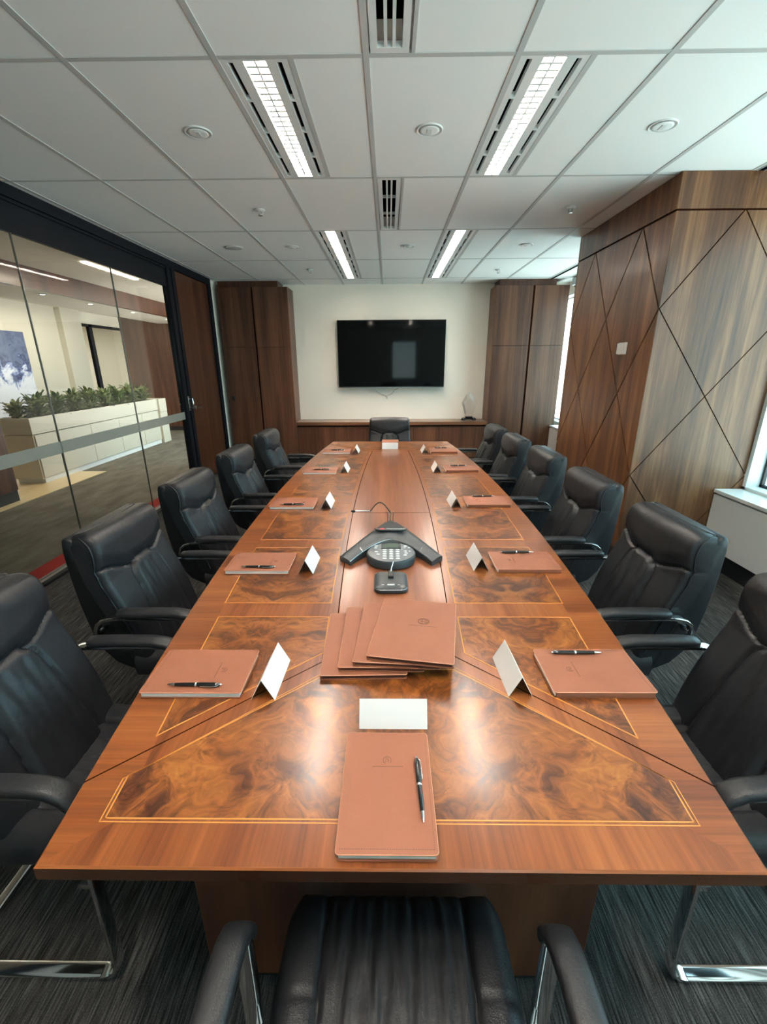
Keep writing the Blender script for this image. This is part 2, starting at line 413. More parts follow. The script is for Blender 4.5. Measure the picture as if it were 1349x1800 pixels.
# panelled column with diamond grooves
def clip(poly, a, b, c):
    out = []
    for i in range(len(poly)):
        p, q = poly[i], poly[(i+1) % len(poly)]
        dp, dq = a*p[0]+b*p[1]-c, a*q[0]+b*q[1]-c
        if dp <= 0: out.append(p)
        if (dp < 0 < dq) or (dq < 0 < dp):
            t = dp/(dp-dq); out.append((p[0]+(q[0]-p[0])*t, p[1]+(q[1]-p[1])*t))
    return out
FX, FY0, FY1, FX1 = 1.868, 3.355, 4.92, XR
col = MB()
col.box(FX+.012, FX1, FY0+.012, FY1-.012, 0.0, H, 1)
def lattice(h0, h1, hs, face, g):
    ap, zt, zb = .5, 2.487, .10
    for n in range(-8, 14):
        for k in range(-12, 12):
            poly = [(h0, zb), (h1, zb), (h1, zt-g), (h0, zt-g)]
            # families: (h-h0)/hs + (z-1.9)/.59 = odd n ; (h-h0)/hs - (z-1.9)/.59 = odd k
            L_ = math.hypot(1/hs, 1/.59)
            for (sa, lo) in ((1, n), (-1, k)):
                c1 = 2*lo + h0/hs + sa*1.9/.59
                poly = clip(poly, -1/hs, -sa/.59, -(c1)-g*L_*.7)
                if len(poly) < 3: break
                poly = clip(poly, 1/hs, sa/.59, (c1+2)-g*L_*.7)
                if len(poly) < 3: break
            if len(poly) < 3: continue
            ar = abs(sum(poly[i][0]*poly[(i+1) % len(poly)][1]-poly[(i+1) % len(poly)][0]*poly[i][1] for i in range(len(poly))))
            if ar < 2e-4: continue
            face(poly)
side = MB()
def fside(poly): side.prism(poly, FX, FX+.012, 'x')
def ffront(poly): side.prism(poly, FY0, FY0+.012, 'y')
# side face lines: crossings at Y=3.355 z=1.9 / apex Y=3.745 z=2.49
lattice(FY0+.003, FY1, .390, fside, .0085)
lattice(FX+.003, FX1, .445, ffront, .0055)
side.prism([(FY0+.003, 2.493), (FY1, 2.493), (FY1, H-.002), (FY0+.003, H-.002)], FX, FX+.012, 'x')
side.prism([(FX+.003, 2.493), (FX1, 2.493), (FX1, H-.002), (FX+.003, H-.002)], FY0, FY0+.012, 'y')
side.box(FX+.003, FX1, FY1-.012, FY1, .1, H-.002)
colo = struct(col.build('wall_feature', [M['walnut_feature'], M['groove']]))
struct(side.build('trim_3', M['walnut_feature'])).parent = None
struct(MB().box(FX+.004, FX1, FY0+.004, FY0+.012, 0, .10).box(FX+.004, FX+.012, FY0, FY1, 0, .10).build('baseboard_feature', M['black']))
t = thing('wall_thermostat', 'small white square control plate on the dark wood column', 'thermostat', (FX, 3.765, 1.655))
MB().box(-.008, 0, -.062, .062, -.045, .045).build('back_plate', M['metal_white'], t, bevel=.003)
MB().box(-.022, -.008, -.058, .058, -.041, .041).build('cover', M['metal_white'], t, bevel=.004)

# ---------------- left side: glazed partition, header, door
struct(MB().box(XL-.03, XL+.005, YB, 5.64, 2.41, 2.62).box(XL-.05, XL+.03, YB, 6.97, 2.62, H+.02).box(XL-.04, XL+.02, YB, 5.64, 2.595, 2.615).build('trim_4', M['navy']))
jy = [-1.14, 0, 1.14, 2.28, 3.42, 4.56]
ed = [YB]+jy+[5.64]
pn = []
for i, (a, b) in enumerate(zip(ed[:-1], ed[1:])):
    o = struct(box(XL-.012, XL-.002, a+.003, b-.003, .045, 2.43).build('window_%d' % (4+i), M['glass'])); pn.append(o)
    box(XL-.0018, XL-.0008, a+.003, b-.003, .895, .985).build('frosted_band', M['frost'], o)
    if a in jy: box(XL-.014, XL+.0, a-.0025, a+.0025, .045, 2.43).build('joint', M['steel'], o)
# small steel pull on header seen at the first joint
struct(MB().box(XL-.03, XL+.03, YB, 5.64, 0, .02, 1).box(XL-.03, XL+.03, YB, 5.64, .02, .045, 0).build('trim_5', [mat('dark_floor_channel', (.07, .065, .06), .5), M['black']]))
df = MB()
df.box(XL-.05, XL+.03, 5.64, 5.70, 0, 2.62).box(XL-.05, XL+.015, 5.70, 5.76, 0, 2.62).box(XL-.05, XL+.03, 5.76, 5.84, 0, 2.62).box(XL-.05, XL+.03, 6.87, 6.97, 0, 2.62)
struct(df.build('trim_6', M['navy'], bevel=.002))
d1 = struct(box(XL-.03, XL+.005, 5.843, 6.867, .01, 2.615).build('door_1', M['walnut_door']))
hd = MB(); hd.lathe([(.026, 0), (.026, .008), (.012, .012), (.010, .05)], (XL+.005, 5.97, 1.01), 16, 'x'); hd.tube([(XL+.055, 5.965, 1.01), (XL+.058, 6.0, 1.01), (XL+.056, 6.12, 1.008)], .009, 8)
hd.build('door_handle', M['steel'], d1, smooth=40)
t = thing('door_pull', 'chrome lever latch on the black frame at the end of the glass partition', 'handle', (XL+.03, 5.73, 1.08))
MB().box(0, .008, -.022, .022, -.09, .09).build('plate', M['chrome'], t, bevel=.003)
h = MB(); h.tube([(.004, 0, .05), (.05, 0, .06), (.055, 0, 0), (.05, 0, -.06), (.004, 0, -.05)], .010, 8); h.build('grip', M['chrome'], t, smooth=50)
struct(box(XL-.03, XL+.0, 6.97, YF, 0, H).build('wall_left', M['white']))

# ---------------- back cabinets
def tall_cabinet(name, label, x0, x1, mid, corn0, corn1, wallside):
    t = thing(name, label, 'cabinet', ((x0+x1)/2, 7.3, 0)); c = (x0+x1)/2
    y0, y1 = 7.09-7.3, .19
    MB().box(x0-c, x1-c, y0+.02, y1, .08, 2.615).build('carcass', M['walnut'], t)
    MB().box(corn0-c, corn1-c, y0+.05, y1, 2.615, H-.002).build('cornice', M['walnut_door'], t)
    MB().box(x0-c+.01, x1-c-.01, y0+.05, y1, 0, .08).build('plinth', M['black'], t)
    for a, b in ((x0, mid-.012), (mid+.012, x1)):
        MB().box(a-c+.002, b-c-.002, y0, y0+.02, .085, 1.792).build('door', M['walnut'], t, bevel=.0015)
        MB().box(a-c+.002, b-c-.002, y0, y0+.02, 1.800, 2.61).build('upper_door', M['walnut'], t, bevel=.0015)
    MB().box(mid-.010-c, mid+.010-c, y0+.012, y0+.02, .085, 2.61).build('divider_strip', M['groove'], t)
    return t
lc = tall_cabinet('tall_cabinet', 'tall dark walnut cupboard in the far left corner, left of the wall screen', -2.50, -1.475, -2.0, -2.5, -1.62, 0)
k = MB(); k.box(-2.45+1.9875, -2.405+1.9875, -.228, -.21, 1.01, 1.08); k.build('lock', M['black'], lc, bevel=.003)
tall_cabinet('tall_cabinet', 'tall walnut cupboard in the far right corner, right of the wall screen', 1.56, 2.62, 2.11, 1.62, 2.44, 1)
t = thing('credenza', 'low built-in walnut credenza along the back wall below the screen', 'sideboard', (.04, 7.3, 0))
MB().box(-1.515, 1.52, -.20, .19, .615, .668).build('top', M['walnut_h'], t, bevel=.003)
MB().box(-1.51, 1.515, -.15, .19, .08, .60).box(-1.51, 1.515, -.12, .19, .60, .615).build('carcass', M['groove'], t)
MB().box(-1.51, 1.515, -.13, .19, 0, .08).build('plinth', M['black'], t)
e = [-1.51, -.91, -.31, .36, 1.515]
for a, b in zip(e[:-1], e[1:]): MB().box(a+.003, b-.003, -.17, -.15, .085, .59).build('door', M['walnut'], t, bevel=.0015)

# ---------------- wall screen
t = thing('wall_television', 'large black flat screen mounted on the white back wall', 'television', (.045, 7.44, 1.685))
MB().box(-.848, .848, -.03, .012, -.505, .505).build('body', M['bezel'], t, bevel=.004)
MB().box(-.838, .838, -.0325, -.0295, -.485, .496).build('screen', M['screen'], t)
MB().box(-.845, .845, -.033, -.028, -.506, -.497).build('lower_trim', M['steel'], t)
MB().box(-.3, .3, .012, .06, -.2, .2).build('wall_bracket', M['black'], t)
c = MB(); c.tube([(-.24, 7.45, 1.19), (-.20, 7.47, 1.13), (-.12, 7.488, 1.07), (-.03, 7.49, 1.045), (.05, 7.488, 1.08), (.10, 7.475, 1.14), (.16, 7.45, 1.165)], .005, 6)
c.tube([(-.05, 7.49, 1.055), (-.03, 7.485, 1.02), (-.02, 7.488, 1.00)], .006, 6)
tag(c.build('hanging_cable', M['steel'], smooth=60), 'thin cable looping below the wall screen', 'cable')

# ---------------- glass award
t = thing('glass_award', 'clear faceted glass award on black feet standing on the credenza', 'award', (1.30, 7.30, .668))
out = [(-.055, .06), (-.118, .275), (-.05, .40), (.0, .435), (.07, .36), (.118, .285), (.105, .2), (.06, .06)]
g = MB(); no = len(out); cxo, cyo = 0, .24
lay = [(.62, -.030), (1.0, -.012), (1.0, .012), (.62, .030)]
g.add([((x-cxo)*k_+cxo, y_, (z-cyo)*k_+cyo) for k_, y_ in lay for x, z in out], [(j*no+i, j*no+(i+1) % no, (j+1)*no+(i+1) % no, (j+1)*no+i) for j in range(3) for i in range(no)]+[tuple(range(no)), tuple(3*no+i for i in range(no))])
m = bpy.data.materials.new('crystal'); m.use_nodes = True; bb = m.node_tree.nodes['Principled BSDF']; bb.inputs['Transmission Weight'].default_value = 1; bb.inputs['Roughness'].default_value = .02; bb.inputs['IOR'].default_value = 1.55; bb.inputs['Base Color'].default_value = (.93, .95, .95, 1); M['crystal'] = m
g.build('crystal', M['crystal'], t, fixn=True)
MB().box(-.06, .06, -.03, .03, .025, .062).build('base', M['penblack'], t, bevel=.006)
for sx in (-1, 1):
    MB().lathe([(.012, 0), (.035, .003), (.038, .02), (.028, .036), (.01, .042)], (sx*.085, 0, 0), 16).build('foot', M['penblack'], t, smooth=50)
MB().box(-.085, .085, -.012, .012, .012, .03).build('bar', M['penblack'], t)

# ================================================================== CEILING FIXTURES
def troffer():
    t = thing('ceiling_light', 'x', 'light'); w, l = .30, 1.2
    p = MB(); a, b = .012+.0, .288; L0, L1 = .014, l-.014; lx0, lx1 = .105, .197
    z0, z1 = -.001, .02
    sl = [(.040, .062), (.238, .260)]
    xs_ = [a, sl[0][0], sl[0][1], lx0, lx1, sl[1][0], sl[1][1], b]
    for i in (0, 2, 4, 6): p.box(xs_[i], xs_[i+1], L0, L1, z0, z1)
    for s0, s1 in sl:
        p.box(s0, s1, L0, L0+.02, z0, z1).box(s0, s1, L1-.02, L1, z0, z1)
        for q in (1, 2, 3): y = L0+(L1-L0)*q/4; p.box(s0, s1, y-.008, y+.008, z0, z1)
    p.box(lx0, lx1, L0, L0+.012, z0, z1).box(lx0, lx1, L1-.012, L1, z0, z1)
    p.build('face_plate', M['metal_white'], t)
    for s0, s1 in sl: MB().box(s0-.004, s1+.004, L0, L1, z1, z1+.06).build('air_slot', M['void'], t)
    MB().box(lx0+.001, lx1-.001, L0+.012, L1-.012, .042, .05).build('diffuser', M['tube'], t)
    lv = MB(); n = 24
    for i in range(1, n): y = L0+.012+(L1-L0-.024)*i/n; lv.prism([(y-.0075, .004), (y+.0075, .004), (y+.0006, .036), (y-.0006, .036)], lx0+.002, lx1-.002, 'x')
    xm = (lx0+lx1)/2; lv.prism([(xm-.004, .0035), (xm+.004, .0035), (xm+.0006, .036), (xm-.0006, .036)], L0+.012, L1-.012, 'y')
    lv.box(lx0-.001, lx0+.001, L0, L1, .0, .05).box(lx1-.001, lx1+.001, L0, L1, .0, .05)
    lv.build('louvre', M['metal_white'], t)
    MB().box(a, b, L0, L1, .085, .09).build('housing', M['metal_white'], t)
    return t
lab = {(-2, -1): 'unseen ceiling light added above the viewer to light the table, left row', (-2, 1): 'unseen ceiling light added above the viewer to light the table, right row',  # out-of-view pair, added for its light on the table
 (0, -1): 'long lit louvred ceiling light with black air slots, nearest on the left', (0, 1): 'long lit louvred ceiling light with black air slots, nearest on the right',
 (2, -1): 'lit louvred ceiling light in the left far run, the half nearer the camera', (2, 1): 'lit louvred ceiling light in the right far run, the half nearer the camera',
 (3, -1): 'lit louvred ceiling light in the left far run, the half by the back wall', (3, 1): 'lit louvred ceiling light in the right far run, the half by the back wall'}
tr = None
for x0, y0, r, k in LIGHTS:
    y0 = gy0+1.2*r
    if tr is None: tr = troffer(); o = tr
    else: o = dup(tr, (0, 0, 0), 0)
    o.location = (x0, y0, H); o['label'] = lab[(r, k)]; o['group'] = 'recessed troffer lights'
# return air vents
def vent():
    t = thing('ceiling_vent', 'x', 'vent'); a, b, l = .018, .168, 1.2
    p = MB(); L0, L1 = .014, l-.014; s0, s1 = .045, .141
    p.box(a, s0, L0, L1, -.002, .02).box(s1, b, L0, L1, -.002, .02).box(s0, s1, L0, L0+.03, -.002, .02).box(s0, s1, L1-.03, L1, -.002, .02)
    p.build('frame', M['metal_white'], t)
    for i in (1, 2):
        x = s0+(s1-s0)*i/3; MB().box(x-.006, x+.006, L0+.03, L1-.03, 0, .03).build('blade', M['metal_white'], t)
    for y in (.42, .80): MB().box(s0, s1, y-.004, y+.004, .012, .03).build('cross_bar', M['metal_white'], t)
    MB().box(s0-.005, s1+.005, L0, L1, .10, .105).build('duct_back', M['void'], t)
    MB().box(s0-.006, s0-.001, L0, L1, .02, .10).box(s1+.001, s1+.006, L0, L1, .02, .10).build('duct_side', M['void'], t)
    return t
v0 = None
for x0, y0, r in VENTS:
    if v0 is None: v0 = vent(); o = v0
    else: o = dup(v0, (0, 0, 0), 0)
    o.location = (x0, gy0+1.2*r, H); o['group'] = 'slotted air vents'
    o['label'] = 'slotted white air vent in the ceiling at the top edge of the picture' if r == -1 else 'slotted white air vent between the near and the far pairs of ceiling lights'
# unlit downlights
def downlight():
    t = thing('ceiling_downlight', 'x', 'downlight')
    MB().lathe([(.040, .0), (.058, -.003), (.066, -.006), (.070, -.003), (.070, 0)], n=28).build('rim', M['metal_white'], t, smooth=50)
    c = MB(); n = 24; pr = [(.050, -.0062), (.040, -.0058), (.022, -.0045)]
    c.lathe([(.052, -.0055), (.050, -.0072), (.038, -.0080), (.010, -.0088)], n=n); c.build('reflector', M['downlight'], t, smooth=50)
    MB().box(-.012, .012, -.025, .025, -.0105, -.0085).build('lamp', M['card'], t, bevel=.001)
    return t
DL = [(-.992, 2.80, 'round unlit ceiling downlight in the near row, left of the left light'), (.213, 2.80, 'round unlit ceiling downlight between the two near lights'), (1.405, 2.785, 'round unlit ceiling downlight in the near row, right of the right light'),
 (-1.003, 5.19, 'small round unlit downlight in the far row, left of the far light run'), (.198, 5.19, 'small round unlit downlight between the two far light runs'), (1.412, 5.18, 'small round unlit downlight in the far row, right of the far light run')]
d0 = None
for x, y, lb in DL:
    if d0 is None: d0 = downlight(); o = d0
    else: o = dup(d0, (0, 0, 0), 0)
    o.location = (x, y, H); o['label'] = lb; o['group'] = 'round downlights'
t = thing('ceiling_speaker', 'flat round white ceiling speaker, leftmost round fitting in the far row', 'speaker', (-1.601, 5.20, H))
MB().lathe([(.03, 0), (.085, -.0), (.092, -.006), (.080, -.010)], n=28).build('rim', M['metal_white'], t, smooth=50)
MB().lathe([(.079, -.0095), (.060, -.012), (.02, -.013)], n=28).build('grille', M['bar'], t, smooth=50)
def sprinkler():
    t = thing('sprinkler', 'x', 'sprinkler')
    MB().lathe([(.01, 0), (.036, -.001), (.040, -.006), (.030, -.012), (.016, -.014)], n=20).build('escutcheon', M['metal_white'], t, smooth=50)
    a = MB()
    for s in (-1, 1): a.tube([(s*.010, 0, -.012), (s*.016, 0, -.022), (s*.012, 0, -.034), (0, 0, -.040)], .003, 6)
    a.build('yoke', M['steel'], t, smooth=60)
    MB().lathe([(.004, -.038), (.018, -.041), (.018, -.043), (.004, -.044)], n=14).build('deflector', M['steel'], t, smooth=40)
    return t
s0 = None
for x, y, lb in [(-1.007, 4.02, 'white fire sprinkler in the ceiling, near left one of four'), (1.418, 4.02, 'white fire sprinkler in the ceiling, near right one of four'), (-1.006, 6.35, 'white fire sprinkler in the ceiling, far left one of four'), (1.43, 6.45, 'white fire sprinkler in the ceiling, far right one of four')]:
    if s0 is None: s0 = sprinkler(); o = s0
    else: o = dup(s0, (0, 0, 0), 0)
    o.location = (x, y, H); o['label'] = lb; o['group'] = 'ceiling sprinklers'
# roller blinds
for y0, y1, lb in ((4.93, 7.07, 'rolled-up white window blind beside the far right cupboard'), (-1.4, 3.33, 'rolled-up white window blind over the near window')):
    t = thing('roller_blind', lb, 'blind', (2.68, (y0+y1)/2, 2.63)); hl = (y1-y0)/2
    MB().box(-.05, .06, -hl, hl, -.035, .06).build('cassette', M['frame_al'], t, bevel=.006)
    MB().lathe([(.022, -hl+.02), (.022, hl-.02)], (0.005, 0, -.04), 16, 'y').build('roll', M['black'], t, smooth=40)

# ================================================================== CONFERENCE TABLE
TZ = .74; TX = .015; TY0, TY1 = .513, 4.835; TYC = (TY0+TY1)/2
def hwid(y): t_ = (y-TYC)/((TY1-TY0)/2); return .760-.135*t_*t_
def edge(y, s, ins=0): return TX+s*(hwid(y)-ins)
n = 40
ysamp = [TY0+(TY1-TY0)*i/n for i in range(n+1)]
table = thing('conference_table', 'long boat-shaped polished wood conference table with burl inlays', 'table', (0, 0, 0))
outl = [(edge(y, 1), y) for y in ysamp]+[(edge(y, -1), y) for y in reversed(ysamp)]
tt = MB()
def ring(pts, z): return [(x, y, z) for x, y in pts]
def inset(pts, d):
    cx, cy = TX, TYC; out = []
    for x, y in pts: out.append((x-math.copysign(d, x-cx) if abs(x-cx) > d else x, min(max(y, TY0+d), TY1-d)))
    return out
r1 = ring(inset(outl, .003), TZ); r2 = ring(outl, TZ-.003); r3 = ring(outl, TZ-.030); r4 = ring(inset(outl, .012), TZ-.036)
N_ = len(outl)
tt.add(r1+r2+r3+r4, [tuple(range(N_))]+[(j*N_+(i+1) % N_, j*N_+i, (j+1)*N_+i, (j+1)*N_+(i+1) % N_) for j in range(3) for i in range(N_)]+[tuple(range(3*N_, 4*N_))[::-1]])
tt.m = [0]+[0]*N_+[1]*N_+[1]*N_+[1]
tt.build('tabletop', [M['mah_x'], M['mah_edge']], table)
def veneer(polys, z, name, material):
    b = MB()
    for p in polys: b.prism(p, TZ-.0008, TZ+z, 'z')
    return b.build(name, material, table)
def strip(path, w):
    out = []
    for a, b in zip(path[:-1], path[1:]):
        dx, dy = b[0]-a[0], b[1]-a[1]; l = math.hypot(dx, dy); nx, ny = -dy/l*w/2, dx/l*w/2; ex, ey = dx/l*w/2, dy/l*w/2
        out.append([(a[0]+nx-ex, a[1]+ny-ey), (b[0]+nx+ex, b[1]+ny+ey), (b[0]-nx+ex, b[1]-ny+ey), (a[0]-nx-ex, a[1]-ny-ey)])
    return out
BI = .100     # border width
# inner field, long grain
yi = [TY0+.085+(TY1-TY0-.17)*i/n for i in range(n+1)]
veneer([[(edge(y, 1, BI+.01), y) for y in yi]+[(edge(y, -1, BI+.01), y) for y in reversed(yi)]], .0002, 'inner_field', M['mah_y'])
# end bands (mitred)
def mir(p): return [(x, TY0+TY1-y) for x, y in p]
eb = [(edge(TY0, -1, .004), TY0+.004), (edge(TY0, 1, .004), TY0+.004), (edge(TY0+.085, 1, BI+.01), TY0+.085), (edge(TY0+.085, -1, BI+.01), TY0+.085)]
for q in (eb, mir(eb)): veneer([q], .0003, 'end_band', M['mah_y'])
# centre field, bowed
def cw(y): t_ = (y-TYC)/2.16; return .222-.085*t_*t_
yc = [1.09+(TY1+TY0-2*1.09)*i/30 for i in range(31)]
veneer([[(TX+cw(y), y) for y in yc]+[(TX-cw(y), y) for y in reversed(yc)]], .0004, 'centre_field', M['mah_c'])
gr = strip([(TX+cw(y), y) for y in yc], .004)+strip([(TX-cw(y), y) for y in yc], .004)+strip([(TX-cw(2.40), 2.40), (TX+cw(2.40), 2.40)], .003)
dg = [(edge(.675, 1, 0.002), .675), (TX+cw(1.09), 1.09)]; dgl = [(edge(.675, -1, 0.002), .675), (TX-cw(1.09), 1.09)]
for p in (dg, dgl): gr += strip(p, .0028)+strip(mir(p), .0028)
gr += strip([(TX-cw(1.09), 1.09), (TX+cw(1.09), 1.09)], .003)+strip(mir([(TX-cw(1.09), 1.09), (TX+cw(1.09), 1.09)]), .003)
veneer(gr, .0008, 'joint_line', M['groove'])
strg = strip([(TX+cw(y)+.030, y) for y in yc[1:-1]], .0025)+strip([(TX-cw(y)-.030, y) for y in yc[1:-1]], .0025) if False else []
# near / far trapezoids
trap = [(TX-.553, .600), (TX+.553, .600), (TX+.560, .690), (TX+.16, 1.075), (TX-.16, 1.075), (TX-.560, .690)]
trap[3] = (TX+.165, 1.03); trap[4] = (TX-.165, 1.03)
bt = [trap, mir(trap)]
for q in bt: veneer([q], .0006, 'burl_inlay', M['burl'])
for q in bt: strg += strip(q+[q[0]], .003)
def shrink(p, d):
    cx = sum(a[0] for a in p)/len(p); cy = sum(a[1] for a in p)/len(p)
    return [(cx+(x-cx)*(1-d/max(abs(x-cx), .05)), cy+(y-cy)*(1-d/max(abs(y-cy), .05))) for x, y in p]
def dbl(q): return strip(q+[q[0]], .0028)+strip(shrink(q, -.007)+[shrink(q, -.007)[0]], .0022)
strg = []
for q in bt: strg += dbl(q)
# corner panels and seat panels down both sides
rowsY = [(1.392, 1.895), (1.99, 2.585), (2.70, 3.25), (3.335, 3.93)]
for s, key in ((-1, 'burl_l'), (1, 'burl_r')):
    P_ = []
    cp = [(edge(.795, s, .105), .795), (edge(1.05, s, .108), 1.05), (edge(1.30, s, .112), 1.30), (TX+s*(cw(1.3)+.030), 1.30), (TX+s*(cw(1.1)+.032), 1.105)]
    P_ += [cp, mir(cp)]
    for a, b in rowsY:
        P_.append([(edge(a, s, .108), a), (edge((a+b)/2, s, .108), (a+b)/2), (edge(b, s, .108), b), (TX+s*(cw(b)+.030), b), (TX+s*(cw(a)+.030), a)])
    for q in P_: veneer([q], .0006, 'burl_inlay', M[key])
    for q in P_: strg += strip(q+[q[0]], .0034)
veneer(strg, .0009, 'stringing', M['string'])
# pedestals
for y0, y1, pw_ in ((.70, 1.35, .475), (3.85, 4.5, .40)):
    MB().box(TX-pw_, TX+pw_, y0, y1, .05, .70).build('pedestal', M['walnut_door'], table, bevel=.003)
    MB().box(TX-pw_+.02, TX+pw_-.02, y0+.02, y1-.02, 0, .05).build('plinth', M['black'], table)
MB().box(TX-.03, TX+.03, 1.35, 3.85, .15, .70).build('modesty_panel', M['walnut_door'], table)
MB().box(TX-.5, TX+.5, TY0+.12, TY1-.12, .695, .7045).build('subframe', M['mah_edge'], table)

# ================================================================== CHAIRS
def sm(a, b, x):
    t_ = min(1, max(0, (x-a)/(b-a))); return t_*t_*(3-2*t_)
def gauss(d, w): return math.exp(-(d/w)**2)
def chair():
    t = thing('office_chair', 'x', 'chair')
    # --- backrest cushion: front surface curve (y,z) by v
    def base(v):
        z = .445+.53*v; y = .012-.150*v-.022*math.sin(v*PI)*1.0+.03*math.sin(min(1, v*1.6)*PI)*.6
        return y, z
    def hw_(v):
        w = .232+.010*math.sin(v*PI)-.010*v
        return w
    def surf(a, b):
        u = 2*a-1; v = b; y, z = base(v); w = hw_(v)
        # rounded corners at the top
        rc = .036; top = .53*(1-v)
        X = u*w
        if top < rc:
            k = rc-math.sqrt(max(0, rc*rc-(rc-top)**2)); X = u*(w-k*.75)
        au = abs(u)*w
        e = 1-abs(u)
        h = .020*(1-abs(u)**2.2)                       # crowned
        # edge roll-off
        de = min(e*w, .53*v+.03)
        h -= .022*(1-math.sqrt(max(0, 1-max(0, 1-de/.022)**2)))
        rt = .072
        roll = 1-math.sqrt(max(0, 1-max(0, 1-(top+.001)/rt)**2))
        h -= .080*roll
        # lumbar arch pad
        aw = .075+.045*(1-v)**1.0
        vt = .665
        if v < vt:
            dz = (vt-v)*.53; r_ = .06
            aw2 = aw if dz > r_ else aw-(r_-math.sqrt(max(0, r_*r_-(r_-dz)**2)))*.8
            d1_ = (aw2-au)
            dist = d1_ if dz > r_*.5 else min(d1_, dz)
        else:
            dist = -max(au-aw+.05, 0) - (v-vt)*.53
            dist = -math.hypot(max(au-(aw-.04), 0), (v-vt)*.53)
        h += .013*sm(-.002, .022, dist)
        h -= .010*gauss(dist, .007)
        if dist > .008:
            h += .0020*sm(.008, .04, dist)*(math.sin(X*(120-40*v)+3*math.sin(v*4+1)+1.2)+.6*math.sin(X*71-9*v)+.5*math.sin(X*190+7*v))*(.3+.9*v)
        # headrest seam
        vs = .63+.09*sm(.4, 1.0, abs(u))+.02*math.sin(abs(u)*PI)
        if au > aw-.045:
            h -= .010*gauss((v-vs)*.53, .006)
        h += .012*sm(0, .06, (v-vs)*.53)
        return (X, y+h*.95, z+h*.28)
    b = MB(); nu, nv = 84, 96
    b.grid(surf, nu, nv)
    # back side of the cushion
    rim = [j*(nu+1) for j in range(nv+1)]+[nv*(nu+1)+i for i in range(1, nu+1)]+[j*(nu+1)+nu for j in range(nv-1, -1, -1)]+[i for i in range(nu-1, 0, -1)]
    k = len(b.v)
    for i in rim:
        x, y, z = b.v[i]; v_ = (i//(nu+1))/nv; yb_ = base(v_)[0]-.082; b.v.append((x*.99, min(y-.004, yb_), z-.006))
    n_ = len(rim)
    for q in range(n_):
        a_, c_ = rim[q], rim[(q+1) % n_]; b.f.append([a_, k+q, k+(q+1) % n_, c_]); b.m.append(0)
    b.f.append([k+q for q in range(n_)][::-1]); b.m.append(0)
    b.f[:nu*nv] = [f[::-1] for f in b.f[:nu*nv]]
    bro = b.build('backrest', M['leather'], t, smooth=50, fixn=True)
    # piping along the cushion's rim
    pp = [(b.v[i][0]*1.003, b.v[i][1]-.001, b.v[i][2]-.001) for i in rim[6:2*nv+nu-6:2]]
    p = MB(); p.tube(pp, .0032, 6); p.build('piping', M['leather'], bro, smooth=60)
    # --- rear shell: side profile swept to width, rounded
    fr = [(.30, .372), (.1, .376), (-.01, .40), (-.050, .47), (-.075, .56), (-.115, .70), (-.155, .84), (-.195, .93)]
    bk = [(-.248, .940), (-.252, .90), (-.246, .78), (-.234, .66), (-.215, .55), (-.185, .47), (-.14, .415), (-.08, .385), (.0, .362), (.15, .350), (.30, .350)]
    sh = MB(); prof = fr+[(-.205, .945), (-.225, .955), (-.241, .952)]+bk
    W_ = .223
    cy = sum(p_[0] for p_ in prof)/len(prof)
    secs = [(-W_, .016), (-W_+.004, .006), (-W_+.014, 0), (W_-.014, 0), (W_-.004, .006), (W_, .016)]
    m_ = len(prof)
    def ins(i, d):
        a = Vector(prof[i-1]); c = Vector(prof[(i+1) % m_]); q = Vector(prof[i]); tn = (c-a).normalized(); nr_ = Vector((-tn.y, tn.x)); return q-nr_*d*(-1)
    ar = sum(prof[i][0]*prof[(i+1) % m_][1]-prof[(i+1) % m_][0]*prof[i][1] for i in range(m_)); sg = 1 if ar > 0 else -1
    vs = []
    for x, d in secs:
        for i in range(m_):
            a = Vector(prof[i-1]); c = Vector(prof[(i+1) % m_]); tn = (c-a).normalized(); nr_ = Vector((-tn.y, tn.x))*sg
            q = Vector(prof[i])+nr_*d*.5; vs.append((x, q.x, q.y))
    fs = [(j*m_+i, j*m_+(i+1) % m_, (j+1)*m_+(i+1) % m_, (j+1)*m_+i) for j in range(len(secs)-1) for i in range(m_)]
    fs += [tuple(range(m_))[::-1], tuple((len(secs)-1)*m_+i for i in range(m_))]
    sh.add(vs, fs); sh.build('back_shell', M['leather'], t, smooth=45, fixn=True)
    # --- seat cushion
    def seat(a, bb_):
        s_ = 2*a-1; t_ = bb_; y = -.055+.47*t_; w = .248-.018*t_
        fr_ = (1-t_)*.47; rc = .07
        X = s_*w
        if fr_ < rc: X = s_*(w-(rc-math.sqrt(max(0, rc*rc-(rc-fr_)**2)))*.6)
        z = .462-.012*math.sin(t_*PI)
        au = abs(X); e = (1-abs(s_))*w
        pw = .145
        z += .007*sm(pw-.004, pw+.03, au)*(1-.6*t_)
        z -= .009*gauss(au-pw, .006)
        if au < pw:
            z += .0017*(math.sin(s_*(30+6*t_)+2.2*math.sin(t_*5)+1)+.7*math.sin(s_*57-4*t_)+.5*math.sin(s_*83+6*t_*t_))*sm(0, .03, pw-au)*(.35+.65*sm(.05, .5, t_))
        z -= .0025*gauss(t_-.62, .010)*sm(pw, pw+.01, au)
        de = min(e, fr_+.002); R_ = .05
        z -= .060*(1-math.sqrt(max(0, 1-max(0, 1-de/R_)**2)))
        return (X, y, z)
    b = MB(); nu, nv = 90, 64; b.grid(seat, nu, nv)
    rim = [i for i in range(nu+1)]+[j*(nu+1)+nu for j in range(1, nv+1)]+[nv*(nu+1)+i for i in range(nu-1, -1, -1)]+[j*(nu+1) for j in range(nv-1, 0, -1)]
    k = len(b.v); n_ = len(rim)
    for i in rim:
        x, y, z = b.v[i]; b.v.append((x*.97, y*.97, .372))
